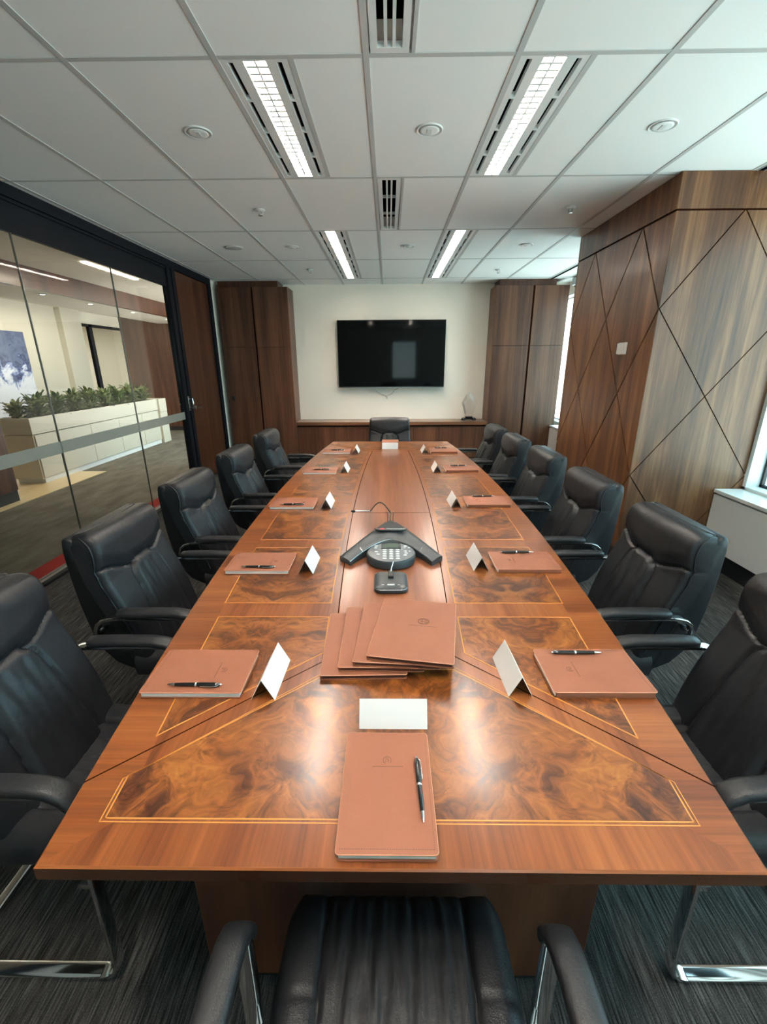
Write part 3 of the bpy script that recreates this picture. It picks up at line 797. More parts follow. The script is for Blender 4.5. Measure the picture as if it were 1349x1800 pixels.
    for q in range(n_):
        a_, c_ = rim[q], rim[(q+1) % n_]; b.f.append([a_, k+q, k+(q+1) % n_, c_]); b.m.append(0)
    b.f.append([k+q for q in range(n_)]); b.m.append(0)
    b.build('seat', M['leather'], t, smooth=50, fixn=True)
    # --- chrome cantilever frame
    fx = .268
    half = [(-.150, .575), (-.152, .600), (-.142, .626), (-.120, .644), (-.09, .652)]
    half += [(y, .655) for y in (-.05, .05, .15)]
    half += [(.19+.05*math.sin(math.radians(a)), .605+.05*math.cos(math.radians(a))) for a in range(0, 91, 15)]
    half += [(.240, .5), (.236, .3), (.233, .12)]
    half += [(.183+.05*math.cos(math.radians(a)), .062-.05*math.sin(math.radians(a))) for a in range(0, 91, 15)]
    half += [(.1, .012), (-.1, .012), (-.17, .012)]
    prof = oval(.036, .015, 14, .55)
    f = MB()
    for s_ in (-1, 1):
        f.sweep([(s_*fx, y, z) for y, z in half], prof, (1, 0, 0))
    f.sweep([(-fx, -.17, .012)]+[(-fx+.05-.05*math.cos(math.radians(a)), -.18-.05*math.sin(math.radians(a)), .012) for a in range(0, 91, 15)]+[(fx-.05+.05*math.cos(math.radians(a)), -.18-.05*math.sin(math.radians(a)), .012) for a in range(90, -1, -15)]+[(fx, -.17, .012)], oval(.036, .0152, 14, .55), (0, 0, 1)) if False else None
    bar = [(-fx, -.165, .012)]+[(-fx+.06*(1-math.cos(math.radians(a))), -.165-.06*math.sin(math.radians(a)), .012) for a in range(15, 91, 15)]+[(fx-.06*(1-math.cos(math.radians(a))), -.165-.06*math.sin(math.radians(a)), .012) for a in range(90, 0, -15)]+[(fx, -.165, .012)]
    P2 = [Vector(p_) for p_ in bar]; vs = []; pr_ = oval(.036, .015, 14, .55)
    for i, q in enumerate(P2):
        tn = (P2[min(i+1, len(P2)-1)]-P2[max(i-1, 0)]).normalized(); sd = Vector((-tn.y, tn.x, 0))
        for a, c in pr_: vs.append(q+sd*a+Vector((0, 0, c)))
    kk = 14; f.add(vs, [(i*kk+q, i*kk+(q+1) % kk, (i+1)*kk+(q+1) % kk, (i+1)*kk+q) for i in range(len(P2)-1) for q in range(kk)]+[tuple(range(kk)), tuple((len(P2)-1)*kk+q for q in range(kk))])
    # seat bearers
    for y, z in ((.205, .345), (-.02, .345)): f.box(-fx if y > .1 else -.2, fx if y > .1 else .2, y-.015, y+.015, z-.008, z+.006)
    f.box(-.2, -.17, -.02, .205, .338, .35).box(.17, .2, -.02, .205, .338, .35)
    fro = f.build('frame', M['chrome'], t, smooth=40, fixn=True)
    # brackets joining arm tube to shell
    for s_ in (-1, 1):
        MB().lathe([(.010, 0), (.013, .004), (.013, .030), (.009, .048)], (0, 0, 0), 12, 'x').build('arm_bracket', M['chrome'], fro, smooth=40).location = (s_*.243-(.024), -.150, .590)
        # arm pad
        pts = [(y, z) for y, z in ((-.055, .668), (-.03, .6705), (.03, .672), (.10, .672), (.16, .671), (.20, .664), (.228, .648), (.246, .622), (.251, .600))]
        a = MB(); vs = []; ov = oval(.052, .030, 16, .7); n2 = len(pts)
        fullp = [(-.062, .667, .35, .5)]+[(y, z, 1 if 0 < i < n2-1 else .85, 1 if i < n2-2 else .75) for i, (y, z) in enumerate(pts)]+[(.252, .594, .55, .5)]
        for i, (y, z, sx_, sz_) in enumerate(fullp):
            q0 = fullp[max(i-1, 0)]; q1 = fullp[min(i+1, len(fullp)-1)]; tn = Vector((q1[0]-q0[0], q1[1]-q0[1])).normalized(); nr_ = Vector((-tn.y, tn.x))
            for a_, c_ in ov: vs.append((s_*fx+a_*sx_, y+nr_.x*c_*sz_, z+nr_.y*c_*sz_+.002))
        kk = 16; a.add(vs, [(i*kk+q, i*kk+(q+1) % kk, (i+1)*kk+(q+1) % kk, (i+1)*kk+q) for i in range(len(fullp)-1) for q in range(kk)]+[tuple(range(kk)), tuple((len(fullp)-1)*kk+q for q in range(kk))])
        a.build('armrest', M['arm'], t, smooth=60, fixn=True)
    return t
CH = [(-.95, .988, -PI/2, 'black leather chair cut off by the left edge of the picture, nearest on the left'),
 (-.955, 1.70, -PI/2, 'black leather chair on the left side of the table, second from the camera'),
 (-.965, 2.43, -PI/2, 'black leather chair on the left side of the table, the middle of the five there'),
 (-.965, 3.25, -PI/2, 'black leather chair on the left side of the table, fourth from the camera'),
 (-.965, 4.14, -PI/2, 'black leather chair on the left side of the table, farthest from the camera'),
 (.968, .995, PI/2, 'black leather chair cut off by the right edge of the picture, nearest on the right'),
 (.980, 1.705, PI/2, 'black leather chair on the right side, in front of the white sill cabinet'),
 (.965, 2.42, PI/2, 'black leather chair on the right side of the table, third of six from the camera'),
 (.955, 3.155, PI/2, 'black leather chair on the right side of the table, fourth of six from the camera'),
 (.915, 3.80, PI/2, 'black leather chair on the right side of the table, fifth of six from the camera'),
 (.885, 4.42, PI/2, 'black leather chair on the right side of the table, farthest of the six there'),
 (.01, 4.97, PI, 'black leather chair at the far head of the table facing the camera'),
 (.013, .245, 0, 'black leather chair at the near end of the table, only seat and arms visible')]
proto = chair()
for i, (x, y, rz, lb) in enumerate(CH):
    o = proto if i == 0 else dup(proto, (x, y, 0), rz)
    o.location = (x, y, 0); o.rotation_euler = (0, 0, rz); o['label'] = lb; o['group'] = 'black leather chairs around the table'

# ================================================================== THINGS ON THE TABLE
TT = TZ+.0009
def rrect(w, h, r, n=5):
    out = []
    for cx, cy, a0 in ((w/2-r, h/2-r, 0), (-w/2+r, h/2-r, 90), (-w/2+r, -h/2+r, 180), (w/2-r, -h/2+r, 270)):
        for i in range(n+1): a = math.radians(a0+90*i/n); out.append((cx+r*math.cos(a), cy+r*math.sin(a)))
    return out
NW, NH, NT = .178, .262, .018
def notebook():
    t = thing('notebook', 'x', 'notebook')
    b = MB(); rr_ = rrect(NW, NH, .007)
    b.prism(rr_, .0, .0022, 'z'); b.prism(rr_, NT-.0024, NT, 'z')
    # spine
    sp_ = [(-NW/2+.004, 0), (-NW/2, .003), (-NW/2-.001, NT/2), (-NW/2, NT-.003), (-NW/2+.004, NT), (-NW/2+.006, NT-.002), (-NW/2+.003, NT/2), (-NW/2+.006, .002)]
    b.prism(sp_, -NH/2+.006, NH/2-.006, 'y')
    cv = b.build('cover', M['tan'], t, smooth=35)
    e_ = MB(); e_.tube([(x*1.0, y*1.0, NT-.0012) for x, y in rr_], .0012, 6, True); e_.build('cover_edge', M['tan_edge'], cv, smooth=60)
    MB().box(-NW/2+.005, NW/2-.004, -NH/2+.004, NH/2-.004, .0022, NT-.0024).build('pages', M['pages'], t)
    s_ = MB()
    for i in range(44): x = -NW/2+.008+i*(NW-.016)/43; s_.box(x-.0011, x+.0011, -NH/2+.0085, -NH/2+.0093, NT-.0002, NT+.0002)
    for i in range(60): y = -NH/2+.009+i*(NH-.03)/59; s_.box(NW/2-.0062, NW/2-.0056, y-.0011, y+.0011, NT-.0002, NT+.0002)
    s_.build('stitching', M['tan_dark'], cv)
    l_ = MB(); pts = [(.0085*math.cos(math.radians(a)), .058+.0085*math.sin(math.radians(a)), NT) for a in range(-40, 260, 15)]
    l_.tube(pts, .0006, 4); l_.tube([(-.004, .054, NT), (-.001, .062, NT), (.003, .060, NT), (.002, .054, NT)], .0006, 4)
    x = -.031
    while x < .031:
        w = random.uniform(.001, .0022); l_.box(x, x+w, .042, .042+random.uniform(.0011, .0018), NT-.0002, NT+.0002); x += w+.0006
    l_.build('embossed_mark', M['tan_dark'], cv)
    return t
def pen():
    t = thing('pen', 'x', 'pen')     # lies along +y, tip at -y
    r = .0052; z = r
    MB().lathe([(.0042, -.052), (r*.95, -.030), (r, -.006), (r, 0)], (0, 0, z), 14, 'y').build('barrel', M['penblack'], t, smooth=50)
    cp_ = MB().lathe([(r, .004), (r*1.12, .010), (r*1.12, .050), (r*.9, .062), (r*.5, .066)], (0, 0, z), 14, 'y').build('cap', M['penblack'], t, smooth=50)
    MB().lathe([(r*1.15, 0), (r*1.22, .001), (r*1.22, .004), (r*1.15, .005)], (0, 0, z), 14, 'y').build('band', M['chrome'], t, smooth=50)
    MB().lathe([(.0010, -.072), (.0020, -.069), (.0036, -.060), (.0044, -.052)], (0, 0, z), 12, 'y').build('tip', M['chrome'], t, smooth=50)
    c = MB(); c.tube([(.0, .064, z+.003), (.0065, .060, z+.001), (.0078, .045, z+.0), (.0072, .016, z)], .0011, 6); c.lathe([(.0015, .062), (.003, .066), (.0025, .069), (.001, .071)], (0, 0, z), 10, 'y')
    c.build('clip', M['chrome'], cp_, smooth=60); return t
def card():
    t = MB(); hw2, hl, hz, th = .031, .080, .060, .0007   # ridge along y
    for s_ in (-1, 1):
        vs = [(s_*hw2, -hl, 0), (s_*hw2, hl, 0), (0, hl, hz), (0, -hl, hz)]
        k = len(t.v); n_ = Vector((-hz*s_, 0, -hw2)).normalized()*th
        t.v += [tuple(p_) for p_ in vs]+[tuple(Vector(p_)+n_) for p_ in vs]
        for f in ((0, 1, 2, 3), (7, 6, 5, 4), (0, 4, 5, 1), (1, 5, 6, 2), (3, 2, 6, 7), (0, 3, 7, 4)): t.f.append([k+i for i in f]); t.m.append(0)
    return t.build('place_card', M['card'], fixn=True)
nb0 = notebook(); pen0 = pen(); cd0 = card()
used = {'n': 0, 'p': 0, 'c': 0}
def put(kind, proto_, x, y, z, rz, label, cat, group, rx=0):
    if used[kind] == 0: o = proto_
    else:
        o = dup(proto_, (0, 0, 0), 0)
    used[kind] += 1
    o.location = (x, y, z); o.rotation_euler = (rx, 0, rz); tag(o, label, cat, group); return o
pl = ['nearest to the camera', 'second from the camera', 'third from the camera', 'fourth from the camera', 'farthest from the camera']
NBL = [(-.511, 1.003), (-.540, 1.703), (-.573, 2.545), (-.537, 3.40), (-.500, 4.21)]
NBR = [(.553, 1.010), (.573, 1.718), (.597, 2.585), (.577, 3.475), (.526, 4.24)]
rotL = [0, 0, 0, 0, 0]
put('n', nb0, -.004, .657, TT, 0, 'tan leather notebook at the near end of the table, upright towards the camera', 'notebook', 'tan notebooks at the places')
put('n', nb0, .016, 4.715, TT, PI, 'tan leather notebook at the far head of the table behind the name card', 'notebook', 'tan notebooks at the places')
put('p', pen0, .060, .650, TT+NT, math.radians(2), 'black and chrome pen lying lengthwise on the nearest notebook', 'pen', 'black pens on the notebooks')
PNL = [(-.505, .938), (-.536, 1.640), (-.571, 2.490), (-.535, 3.393), (-.497, 4.21)]
PNR = [(.537, 1.077), (.563, 1.787), (.590, 2.650), (.566, 3.524), (.517, 4.314)]
CDL = [(-.319, .990), (-.337, 1.700), (-.369, 2.553), (-.348, 3.45), (-.315, 4.24)]
CDR = [(.335, 1.005), (.378, 1.728), (.396, 2.572), (.378, 3.46), (.344, 4.235)]
for i in range(5):
    x, y = NBL[i]; put('n', nb0, x, y, TT, -PI/2, 'tan leather notebook on the left side of the table, '+pl[i], 'notebook', 'tan notebooks at the places')
    x, y = PNL[i]; put('p', pen0, x, y, TT+NT, -PI/2, 'black pen on the left side notebook '+pl[i], 'pen', 'black pens on the notebooks')
    x, y = CDL[i]; put('c', cd0, x, y, TT, math.radians(-2), 'blank white folded name card on the left side of the table, '+pl[i], 'place card', 'folded name cards')
    x, y = NBR[i]; put('n', nb0, x, y, TT, PI/2, 'tan leather notebook on the right side of the table, '+pl[i], 'notebook', 'tan notebooks at the places')
    x, y = PNR[i]; put('p', pen0, x, y, TT+NT, PI/2, 'black pen on the right side notebook '+pl[i], 'pen', 'black pens on the notebooks')
    x, y = CDR[i]; put('c', cd0, x, y, TT, math.radians(2), 'blank white folded name card on the right side of the table, '+pl[i], 'place card', 'folded name cards')
put('c', cd0, .010, .848, TT, PI/2, 'blank white folded name card in front of the nearest notebook', 'place card', 'folded name cards')
put('c', cd0, .014, 4.40, TT, PI/2, 'blank white folded name card at the far head of the table', 'place card', 'folded name cards')

# folders, fanned stack
def folder():
    t = thing('leather_folder', 'x', 'folder'); w, h_, th = .236, .312, .0155
    b = MB(); rr_ = [(x+w/2, y+h_/2) for x, y in rrect(w, h_, .005)]
    b.prism(rr_, 0, .0032, 'z'); b.prism(rr_, th-.0032, th, 'z')
    b.prism([(.006, 0), (.001, .003), (0, th/2), (.001, th-.003), (.006, th)], .004, h_-.004, 'y'); b.build('cover', M['tan'], t, smooth=35)
    MB().box(.005, w-.006, .005, h_-.005, .0032, th-.0032).build('lining', M['tan_in'], t)
    e_ = MB(); e_.tube([(x, y, th-.0012) for x, y in rr_], .0013, 6, True); e_.build('cover_edge', M['tan_edge'], t, smooth=60)
    return t
fd = folder()
FO = [(-.187, .984, 1.5, 'bottom of the fanned stack in the middle of the table'), (-.139, .999, 0, 'second from the bottom of the fanned stack'), (-.099, 1.002, -3.5, 'third from the bottom of the fanned stack'), (-.062, 1.008, -9, 'top of the fanned stack, with an embossed round crest')]
for i, (x, y, a, lb) in enumerate(FO):
    o = fd if i == 0 else dup(fd, (0, 0, 0), 0)
    o.location = (x, y, TT+.0158*i); o.rotation_euler = (0, 0, math.radians(a)); tag(o, 'tan leather folder, '+lb, 'folder', 'fanned leather folders'); top = o
l_ = MB(); cx, cy, zz = .140, .190, .0155
l_.tube([(cx+.017*math.cos(math.radians(a)), cy+.014*math.sin(math.radians(a)), zz) for a in range(0, 360, 12)], .0011, 4, True)
l_.tube([(cx-.003, cy+.010, zz), (cx-.009, cy-.001, zz), (cx, cy-.002, zz)], .0008, 4); l_.tube([(cx-.003, cy+.003, zz), (cx-.003, cy-.008, zz)], .0008, 4)
l_.tube([(cx+.008+.0045*math.cos(math.radians(a)), cy+.006*math.sin(math.radians(a)), zz) for a in range(0, 360, 30)], .0008, 4, True)
x = cx-.042
while x < cx+.042:
    w = random.uniform(.001, .0026); l_.box(x, x+w, cy-.026, cy-.026+random.uniform(.0012, .002), zz-.0002, zz+.0002); x += w+.0006
l_.build('embossed_crest', M['tan_dark'], top)

# conference phone
t = thing('conference_phone', 'dark grey three-armed conference phone with keypad in the middle of the table', 'phone', (.010, 1.71, TT))
M['phone'] = mat('charcoal_plastic', (.035, .042, .047), .38); M['phone_k'] = mat('grey_keypad_plate', (.13, .14, .15), .35)
M['silver'] = mat('silver_trim', (.6, .62, .64), .25, 1); M['key'] = mat('white_key', (.62, .64, .66), .35); M['lcd'] = mat('lcd_glass', (.10, .125, .105), .1)
def wing(a, bb_):
    u = 2*a-1; au = abs(u)
    rx = .222*u; ry = .375-.335*(math.sqrt(au*au+.02)-.1414)/(1.00995-.1414)
    fx_ = .172*u; fy_ = .150-.165*au**1.9
    zt = .070-.046*au**1.15
    prof = [(0, .0), (0, .50), (.03, .72), (.10, .86), (.5, 1.03), (.93, 1.0), (.98, .88), (1, .55), (1, .0)]
    k_ = bb_*(len(prof)-1); i_ = min(int(k_), len(prof)-2); fr_ = k_-i_
    py = prof[i_][0]*(1-fr_)+prof[i_+1][0]*fr_; pz = prof[i_][1]*(1-fr_)+prof[i_+1][1]*fr_
    return (fx_+(rx-fx_)*py, fy_+(ry-fy_)*py, zt*pz)
w_ = MB(); w_.grid(wing, 48, 16)
nu = 48
w_.f.append([j*(nu+1) for j in range(17)]); w_.m.append(0); w_.f.append([j*(nu+1)+nu for j in range(17)][::-1]); w_.m.append(0)
w_.f.append([i for i in range(nu+1)][::-1]+[16*(nu+1)+i for i in range(nu+1)]); w_.m.append(0)
w_.f.pop(); w_.m.pop()
w_.build('body', M['phone'], t, smooth=50, fixn=True)
e_ = MB(); pth = [wing(i/48, 2.1/8) for i in range(49)]; e_.tube([(x, y-.002, z+.001) for x, y, z in pth], .0022, 6)
pth = [wing(i/48, 6.9/8) for i in range(49)]; e_.tube([(x, y, z) for x, y, z in pth], .0012, 6)
for s_ in (-1, 1): e_.tube([wing(.5+s_*.36, (2.2+4.6*q/6)/8) for q in range(7)], .0007, 4)
e_.build('silver_trim', M['silver'], t, smooth=60)
g_ = MB(); g_.prism([(-.066, .245), (.066, .245), (.030, .315), (0, .330), (-.030, .315)], .069, .0760, 'z'); g_.build('speaker_grille', mat('grille_mesh', (.02, .022, .025), .6), t, bevel=.002)
g_ = MB(); g_.prism([(x*.078, .245+y) for x, y in ((-1, -.002), (-.93, -.020), (-.6, -.031), (.6, -.031), (.93, -.020), (1, -.002))], .069, .0755, 'z'); npl = g_.build('name_plate', M['phone'], t, bevel=.0015)
MB().box(-.052, -.030, .221, .237, .0755, .0762).build('red_logo', mat('red_mark', (.55, .04, .05), .4), npl)
text_mesh('name_lettering', 'TheCompam', .0165, M['key'], npl, (.022, .2285, .0758))
# keypad disc
kp = MB(); cyk = .042; R_ = .106; prof = [(R_*.88, .001), (R_, .006), (R_, .032), (R_*.97, .037), (R_*.5, .038), (.004, .038)]
kp.lathe(prof, (0, cyk, 0), 40); kp.build('keypad_base', M['phone'], t, smooth=40)
kq = MB(); kq.lathe([(R_*.95, .037), (R_*.95, .040), (R_*.92, .0412), (.002, .0412)], (0, cyk, 0), 40); kpl = kq.build('keypad_plate', M['phone_k'], t, smooth=40)
dbz = MB().box(-.043, .043, .072, .128, .0405, .0445).build('display_bezel', M['black'], t, bevel=.002)
MB().box(-.037, .037, .077, .116, .0444, .0450).build('display', M['lcd'], dbz)
kb = None
KEYS = [(c*.028, .060-r*.0225, 1.0) for r in range(5) for c in (-1, 0, 1)]+[(-.066, .100, .9), (-.068, .080, .8), (.064, .100, .9), (.078, .082, .55), (.060, .082, .55), (-.064, .038, .85), (-.056, .012, .85), (.062, .044, .8), (.080, .044, .5), (.064, .024, .85), (.060, .004, .85), (-.046, .062, .35), (.046, .062, .35)]
for i, (x, y, s_) in enumerate(KEYS):
    if kb is None:
        kb = MB().lathe([(.0095, 0), (.0095, .0016), (.007, .003), (.001, .0033)], n=16, sy=.58).build('key', M['key'], t, smooth=50); o = kb
    else: o = kb.copy(); COL.objects.link(o)
    o.parent = kpl; o.location = (x, y, .0410); o.scale = (s_, s_, 1)
# gooseneck microphone behind the phone
t = thing('gooseneck_microphone', 'thin gooseneck microphone curling to the left behind the conference phone', 'microphone', (.010, 2.13, TT))
MB().lathe([(.03, 0), (.03, .006), (.022, .012), (.010, .014)], n=20).build('foot', M['phone'], t, smooth=40)
s_ = MB()
for dx in (-.014, 0, .014): s_.tube([(dx, 0, .010), (dx, 0, .095)], .0035, 8)
s_.build('stem', M['steel'], t, smooth=50)
s_ = MB(); pts = []
for q in range(15):
    a = q/14; pts.append((-.105*a**.9, -.01*a, .09+.058*math.sin(PI*min(1, a*1.02))*(1-.25*a)+.012*a))
s_.tube(pts, .0032, 8); s_.build('neck', M['phone'], t, smooth=60)
e_ = pts[-1]
MB().lathe([(.004, 0), (.0045, -.004), (.0045, -.072), (.004, -.075)], (e_[0], e_[1], e_[2]), 12, 'x').build('capsule', M['silver'], t, smooth=50)
MB().lathe([(.004, -.074), (.006, -.078), (.006, -.092), (.003, -.096)], (e_[0], e_[1], e_[2]), 12, 'x').build('windscreen', M['black'], t, smooth=50)
# desk microphone
t = thing('desk_microphone', 'small black desk microphone base in front of the conference phone', 'microphone', (.008, 1.530, TT))
b = MB(); pr_ = rrect(.128, .150, .028, 6)
def scl(p, s): return [(x*s, y*s) for x, y in p]
lay = [(.96, .0), (1.0, .004), (1.0, .010), (.97, .018), (.90, .022), (.5, .024)]
vs = [(x*s, y*s, z) for s, z in lay for x, y in pr_]; m_ = len(pr_)
b.add(vs, [(j*m_+i, j*m_+(i+1) % m_, (j+1)*m_+(i+1) % m_, (j+1)*m_+i) for j in range(len(lay)-1) for i in range(m_)]+[tuple(range(m_))[::-1], tuple((len(lay)-1)*m_+i for i in range(m_))])
b.build('base', M['phone'], t, smooth=45)
e_ = MB(); e_.tube([(x*.985, y*.985, .0155) for x, y in pr_], .0012, 5, True); e_.build('rim', M['silver'], t, smooth=60)
MB().box(-.011, .011, .005, .055, .022, .034).build('socket', M['black'], t, bevel=.003)
MB().box(-.014, .014, -.052, -.042, .0215, .0255).build('talk_button', M['key'], t, bevel=.001)
for sx in (-1, 1): MB().box(sx*.030-.005, sx*.030+.005, -.049, -.046, .0215, .0245).build('indicator', M['key'], t)
s_ = MB(); s_.tube([(0, .045, .030), (.002, .056, .042), (.010, .082, .058)], .0028, 8); s_.build('neck', M['silver'], t, smooth=60)

# ================================================================== CORRIDOR BEYOND THE GLASS
CX = -7.0
struct(MB().box(-11, XL-.03, YB, 14, -.1, 0).build('floor_corridor', M['carpet2']))
struct(MB().box(-2.83, -2.61, YB, 5.64, 0, .004).build('trim_7', M['red']))
struct(MB().box(-10.9, -4.33, 2.6, 6.56, .001, .008).build('trim_8', M['timber']))
M['corr_ceiling'] = mat('corridor_ceiling', (.72, .66, .56), .9, spec=.1)
struct(MB().box(-11, XL-.03, YB, 14, H, H+.1).build('ceiling_corridor', M['corr_ceiling']))
struct(MB().box(-4.48, -4.42, YB, 11.0, 2.45, H, 0).build('trim_9', [M['walnut_door']]))
struct(MB().box(-5.35, -4.48, YB, 11.0, 2.45, H).build('trim_10', [M['corr_ceiling']]))
# corridor walls
wp = MB(); oy0, oy1, oz0, oz1 = 10.72, 12.75, .0, 2.45
wp.box(CX-.1, CX, YB, oy0, 0, H).box(CX-.1, CX, oy1, 14, 0, H).box(CX-.1, CX, oy0, oy1, oz1, H)
wp.box(CX, CX+.12, 10.0, 10.62, 0, H)
struct(wp.build('wall_corridor', M['creamwall']))
struct(box(-11, XL, YB-.1, YB, 0, H).build('wall_corridor_rear', M['white'])); struct(box(-11, XL, 14, 14.1, 0, H).build('wall_corridor_end', M['white']))
struct(box(-10.1, -10, YB, 14, 0, H).build('wall_office', M['white']))
struct(MB().box(-6.25, XL-.03, 11.0, 11.1, 0, H).build('wall_wood', M['walnut']))
struct(MB().box(-6.25, XL-.03, 10.985, 11.0, 0, .1).build('baseboard_wood', M['black']))
f = MB()
f.box(CX-.05, CX+.02, oy0, oy0+.05, 0, oz1).box(CX-.05, CX+.02, oy1-.05, oy1, 0, oz1).box(CX-.05, CX+.02, oy0, oy1, oz1-.06, oz1).box(CX-.05, CX+.02, 11.02, 11.14, 0, oz1)
w = struct(f.build('window_20', M['navy'])); box(CX-.02, CX-.015, 11.14, oy1-.05, .02, oz1-.06).build('pane', M['glass'], w)
# artwork (abstract blue and white)
m = mat('printed_panel', (.1, .15, .35), .5); M['art'] = m
v = coords(m, (1, 1, 1)); n1 = noise(m, v, 4.5, 12, .72, .8); sxx = N(m, 'ShaderNodeTexCoord'); sz = N(m, 'ShaderNodeSeparateXYZ'); L(m, sxx.outputs['Object'], sz.inputs[0])
g1 = math_(m, 'MULTIPLY', sz.outputs[2], -.42)
s = math_(m, 'ADD', math_(m, 'ADD', n1, g1), .10)
L(m, ramp(m, s, [(.30, (.10, .13, .24)), (.44, (.16, .20, .34)), (.50, (.03, .04, .12)), (.56, (.25, .33, .62)), (.64, (.80, .84, .95))]), B(m).inputs['Base Color'])
t = thing('wall_picture', 'large blue and white mountain-like print on the white corridor wall', 'picture', (CX+.02, 7.35, 1.35))
MB().box(-.015, .012, -1.62, 1.62, -.95, .80).build('print', M['art'], t)
# planter cabinet
t = thing('planter_cabinet', 'long white storage cabinet with planter trough beyond the glass wall', 'cabinet', (-4.92, 7.65, 0))
y0, y1 = 5.82-7.65, 9.47-7.65
MB().box(-.20, .18, y0+.04, y1-.32, 0, .07).build('plinth', M['metal_white'], t)
MB().box(-.20, .185, y0, y1-.30, .07, .665).build('carcass', M['cream'], t, bevel=.003)
MB().box(-.22, .23, y1-.295, y1, .0, .62).box(-.22, .235, y1-.295, y1, .625, .885).build('end_unit', M['cream'], t, bevel=.003)
tr_ = MB()
tr_.box(-.22, .20, y0-.01, y1-.30, .675, .70).box(.175, .20, y0-.01, y1-.30, .70, .89).box(-.22, -.195, y0-.01, y1-.30, .70, .89).box(-.195, .175, y0-.01, y0+.015, .70, .89).box(-.195, .175, y1-.325, y1-.30, .70, .89)
tr_.build('trough', M['cream'], t, bevel=.003)
dd = [y0+.02, y0+.42, y0+1.18, y0+1.95, y0+2.7, y1-.32]
for a, b in zip(dd[:-1], dd[1:]):
    MB().box(.186, .200, a+.004, b-.004, .085, .50).build('door', M['cream'], t, bevel=.002)
    MB().box(.186, .200, a+.004, b-.004, .512, .655).build('drawer', M['cream'], t, bevel=.002)
tag(MB().box(-5.10, -4.75, 5.86, 9.13, .71, .86).build('potting_soil', mat('soil', (.02, .014, .010), .95)), 'dark soil filling the white planter trough', 'soil', kind='stuff')
M['leaf'] = mat('glossy_leaf', (.05, .09, .022), .35)
m = M['leaf']; L(m, ramp(m, noise(m, coords(m, (1, 1, 1)), 9, 2), [(.33, (.03, .055, .014)), (.52, (.14, .19, .05)), (.68, (.42, .44, .20))]), B(m).inputs['Base Color'])
def plant(seed, n_leaf=105):
    rnd = random.Random(seed); b = MB()
    for i in range(n_leaf):
        a = rnd.uniform(0, 2*PI); el = rnd.uniform(.25, 1.35); ln = rnd.uniform(.09, .17); w = rnd.uniform(.016, .028)
        r0 = rnd.uniform(0, .07); z0 = rnd.uniform(.0, .24)
        d = Vector((math.cos(a)*math.cos(el), math.sin(a)*math.cos(el), math.sin(el))); sd = Vector((-math.sin(a), math.cos(a), 0))
        o_ = Vector((math.cos(a)*r0, math.sin(a)*r0, z0)); k = len(b.v)
        up = sd.cross(d)*-1
        for q in range(5):
            s_ = q/4; ww = w*math.sin(PI*(.08+.90*s_))**.8; c_ = o_+d*ln*s_-Vector((0, 0, .06*s_*s_*ln*4))
            b.v += [tuple(c_-sd*ww+up*.006), tuple(c_-up*.003), tuple(c_+sd*ww+up*.006)]
        for q in range(4):
            for h_ in range(2): b.f.append([k+q*3+h_, k+q*3+h_+1, k+(q+1)*3+h_+1, k+(q+1)*3+h_]); b.m.append(0)
    for i in range(3): b.tube([(rnd.uniform(-.02, .02), rnd.uniform(-.02, .02), -.01), (rnd.uniform(-.03, .03), rnd.uniform(-.03, .03), .2)], .006, 5)
    return b.build('shrub', M['leaf'], smooth=80)
pv = [plant(s_) for s_ in (1, 2, 3)]
k = 0
lastp = 17
for i in range(lastp):
    y = 5.95+3.12*i/(lastp-1)
    o = pv[i] if i < 3 else pv[i % 3].copy()
    if i >= 3: COL.objects.link(o)
    o.location = (-4.92+.05*((i % 2)*2-1), y, .855); o.rotation_euler = (0, 0, i*1.7); o.scale = (1.05, 1.05, 1.0+.12*((i*7) % 3-1))
    lb = 'leafy green shrub in the middle of the white planter row'
    if i == 0: lb = 'leafy green shrub at the near left end of the white planter'
    if i == lastp-1: lb = 'leafy green shrub at the far right end of the white planter'
    tag(o, lb, 'plant', 'shrubs in the middle of the planter' if 0 < i < lastp-1 else None)
# low wood counter
t = thing('reception_counter', 'dark wood counter end with black base at the left edge beyond the glass', 'counter', (-4.9, 4.3, 0))
MB().box(-.6, .46, -1.4, .75, .14, 1.02).build('body', M['walnut_door'], t, bevel=.003)
MB().box(-.6, .45, -1.4, .74, 0, .14).build('base', M['black'], t)
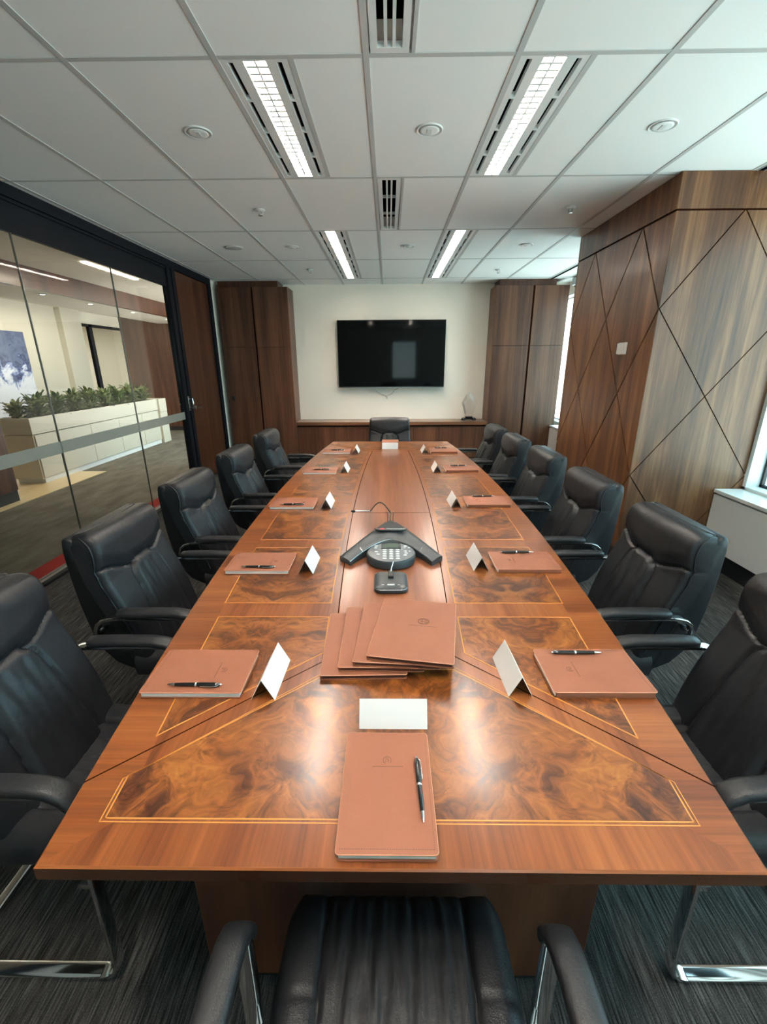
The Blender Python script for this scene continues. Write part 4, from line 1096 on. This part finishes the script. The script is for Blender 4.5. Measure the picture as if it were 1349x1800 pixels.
# corridor lights
def cdown():
    t = thing('corridor_downlight', 'x', 'downlight')
    MB().lathe([(.045, 0), (.06, -.002), (.062, -.006), (.048, -.008)], n=20).build('rim', M['metal_white'], t, smooth=50)
    MB().lathe([(.044, -.004), (.044, -.007), (.01, -.009)], n=20).build('lamp', M['lamp_on'], t, smooth=50); return t
c0 = None
nm = ['leftmost', 'second from the left', 'third from the left', 'rightmost']
for i, y in enumerate((6.45, 7.45, 8.65, 9.95)):
    o = cdown() if c0 is None else dup(c0, (0, 0, 0), 0)
    if c0 is None: c0 = o
    o.location = (-4.62, y, 2.45); tag(o, 'bright round lamp in the corridor soffit beyond the glass, '+nm[i], 'downlight', 'lit corridor downlights')
    lamp('corridor_spot', 'SPOT', (-4.62, y, 2.435), CORR*1.5, (1, .84, .62), (0, 0, 0), spot_size=2.2, spot_blend=.9, shadow_soft_size=.05)
for x, y, ln, lb in ((-3.57, 6.35, 1.15, 'thin bright linear light in the corridor ceiling near the glass'), (-4.95, 0, 0, '')):
    if ln == 0: continue
    tag(MB().box(x-.03, x+.03, y-ln/2, y+ln/2, H-.012, H-.001).build('linear_light', M['lamp_on']), lb, 'light')
lamp('corridor_area', 'AREA', (-3.57, 6.35, H-.02), 8, (1, .86, .66), (0, 0, 0), shape='RECTANGLE', size=.06, size_y=1.15)
lamp('office_area', 'AREA', (-8.5, 11.6, 2.6), 24, (1, .97, .88), (0, 0, 0), shape='RECTANGLE', size=1.2, size_y=1.2)
lamp('gallery_area', 'AREA', (-6.1, 7.8, 2.6), 13, (1, .90, .72), (0, 0, 0), shape='RECTANGLE', size=.3, size_y=4)

# ================================================================== OUTSIDE
m = mat('tower_facade', (.2, .25, .28), .3); bt_ = N(m, 'ShaderNodeTexBrick'); L(m, coords(m, (.3, .3, .3)), bt_.inputs['Vector'])
L(m, ramp(m, noise(m, coords(m, (0, .8, .05)), 1, 2), [(.4, (.12, .16, .2)), (.6, (.38, .45, .5))]), B(m).inputs['Base Color'])
tag(box(42, 58, 42, 66, -60, 9).build('office_tower', m), 'grey-blue office tower outside the right window', 'building')
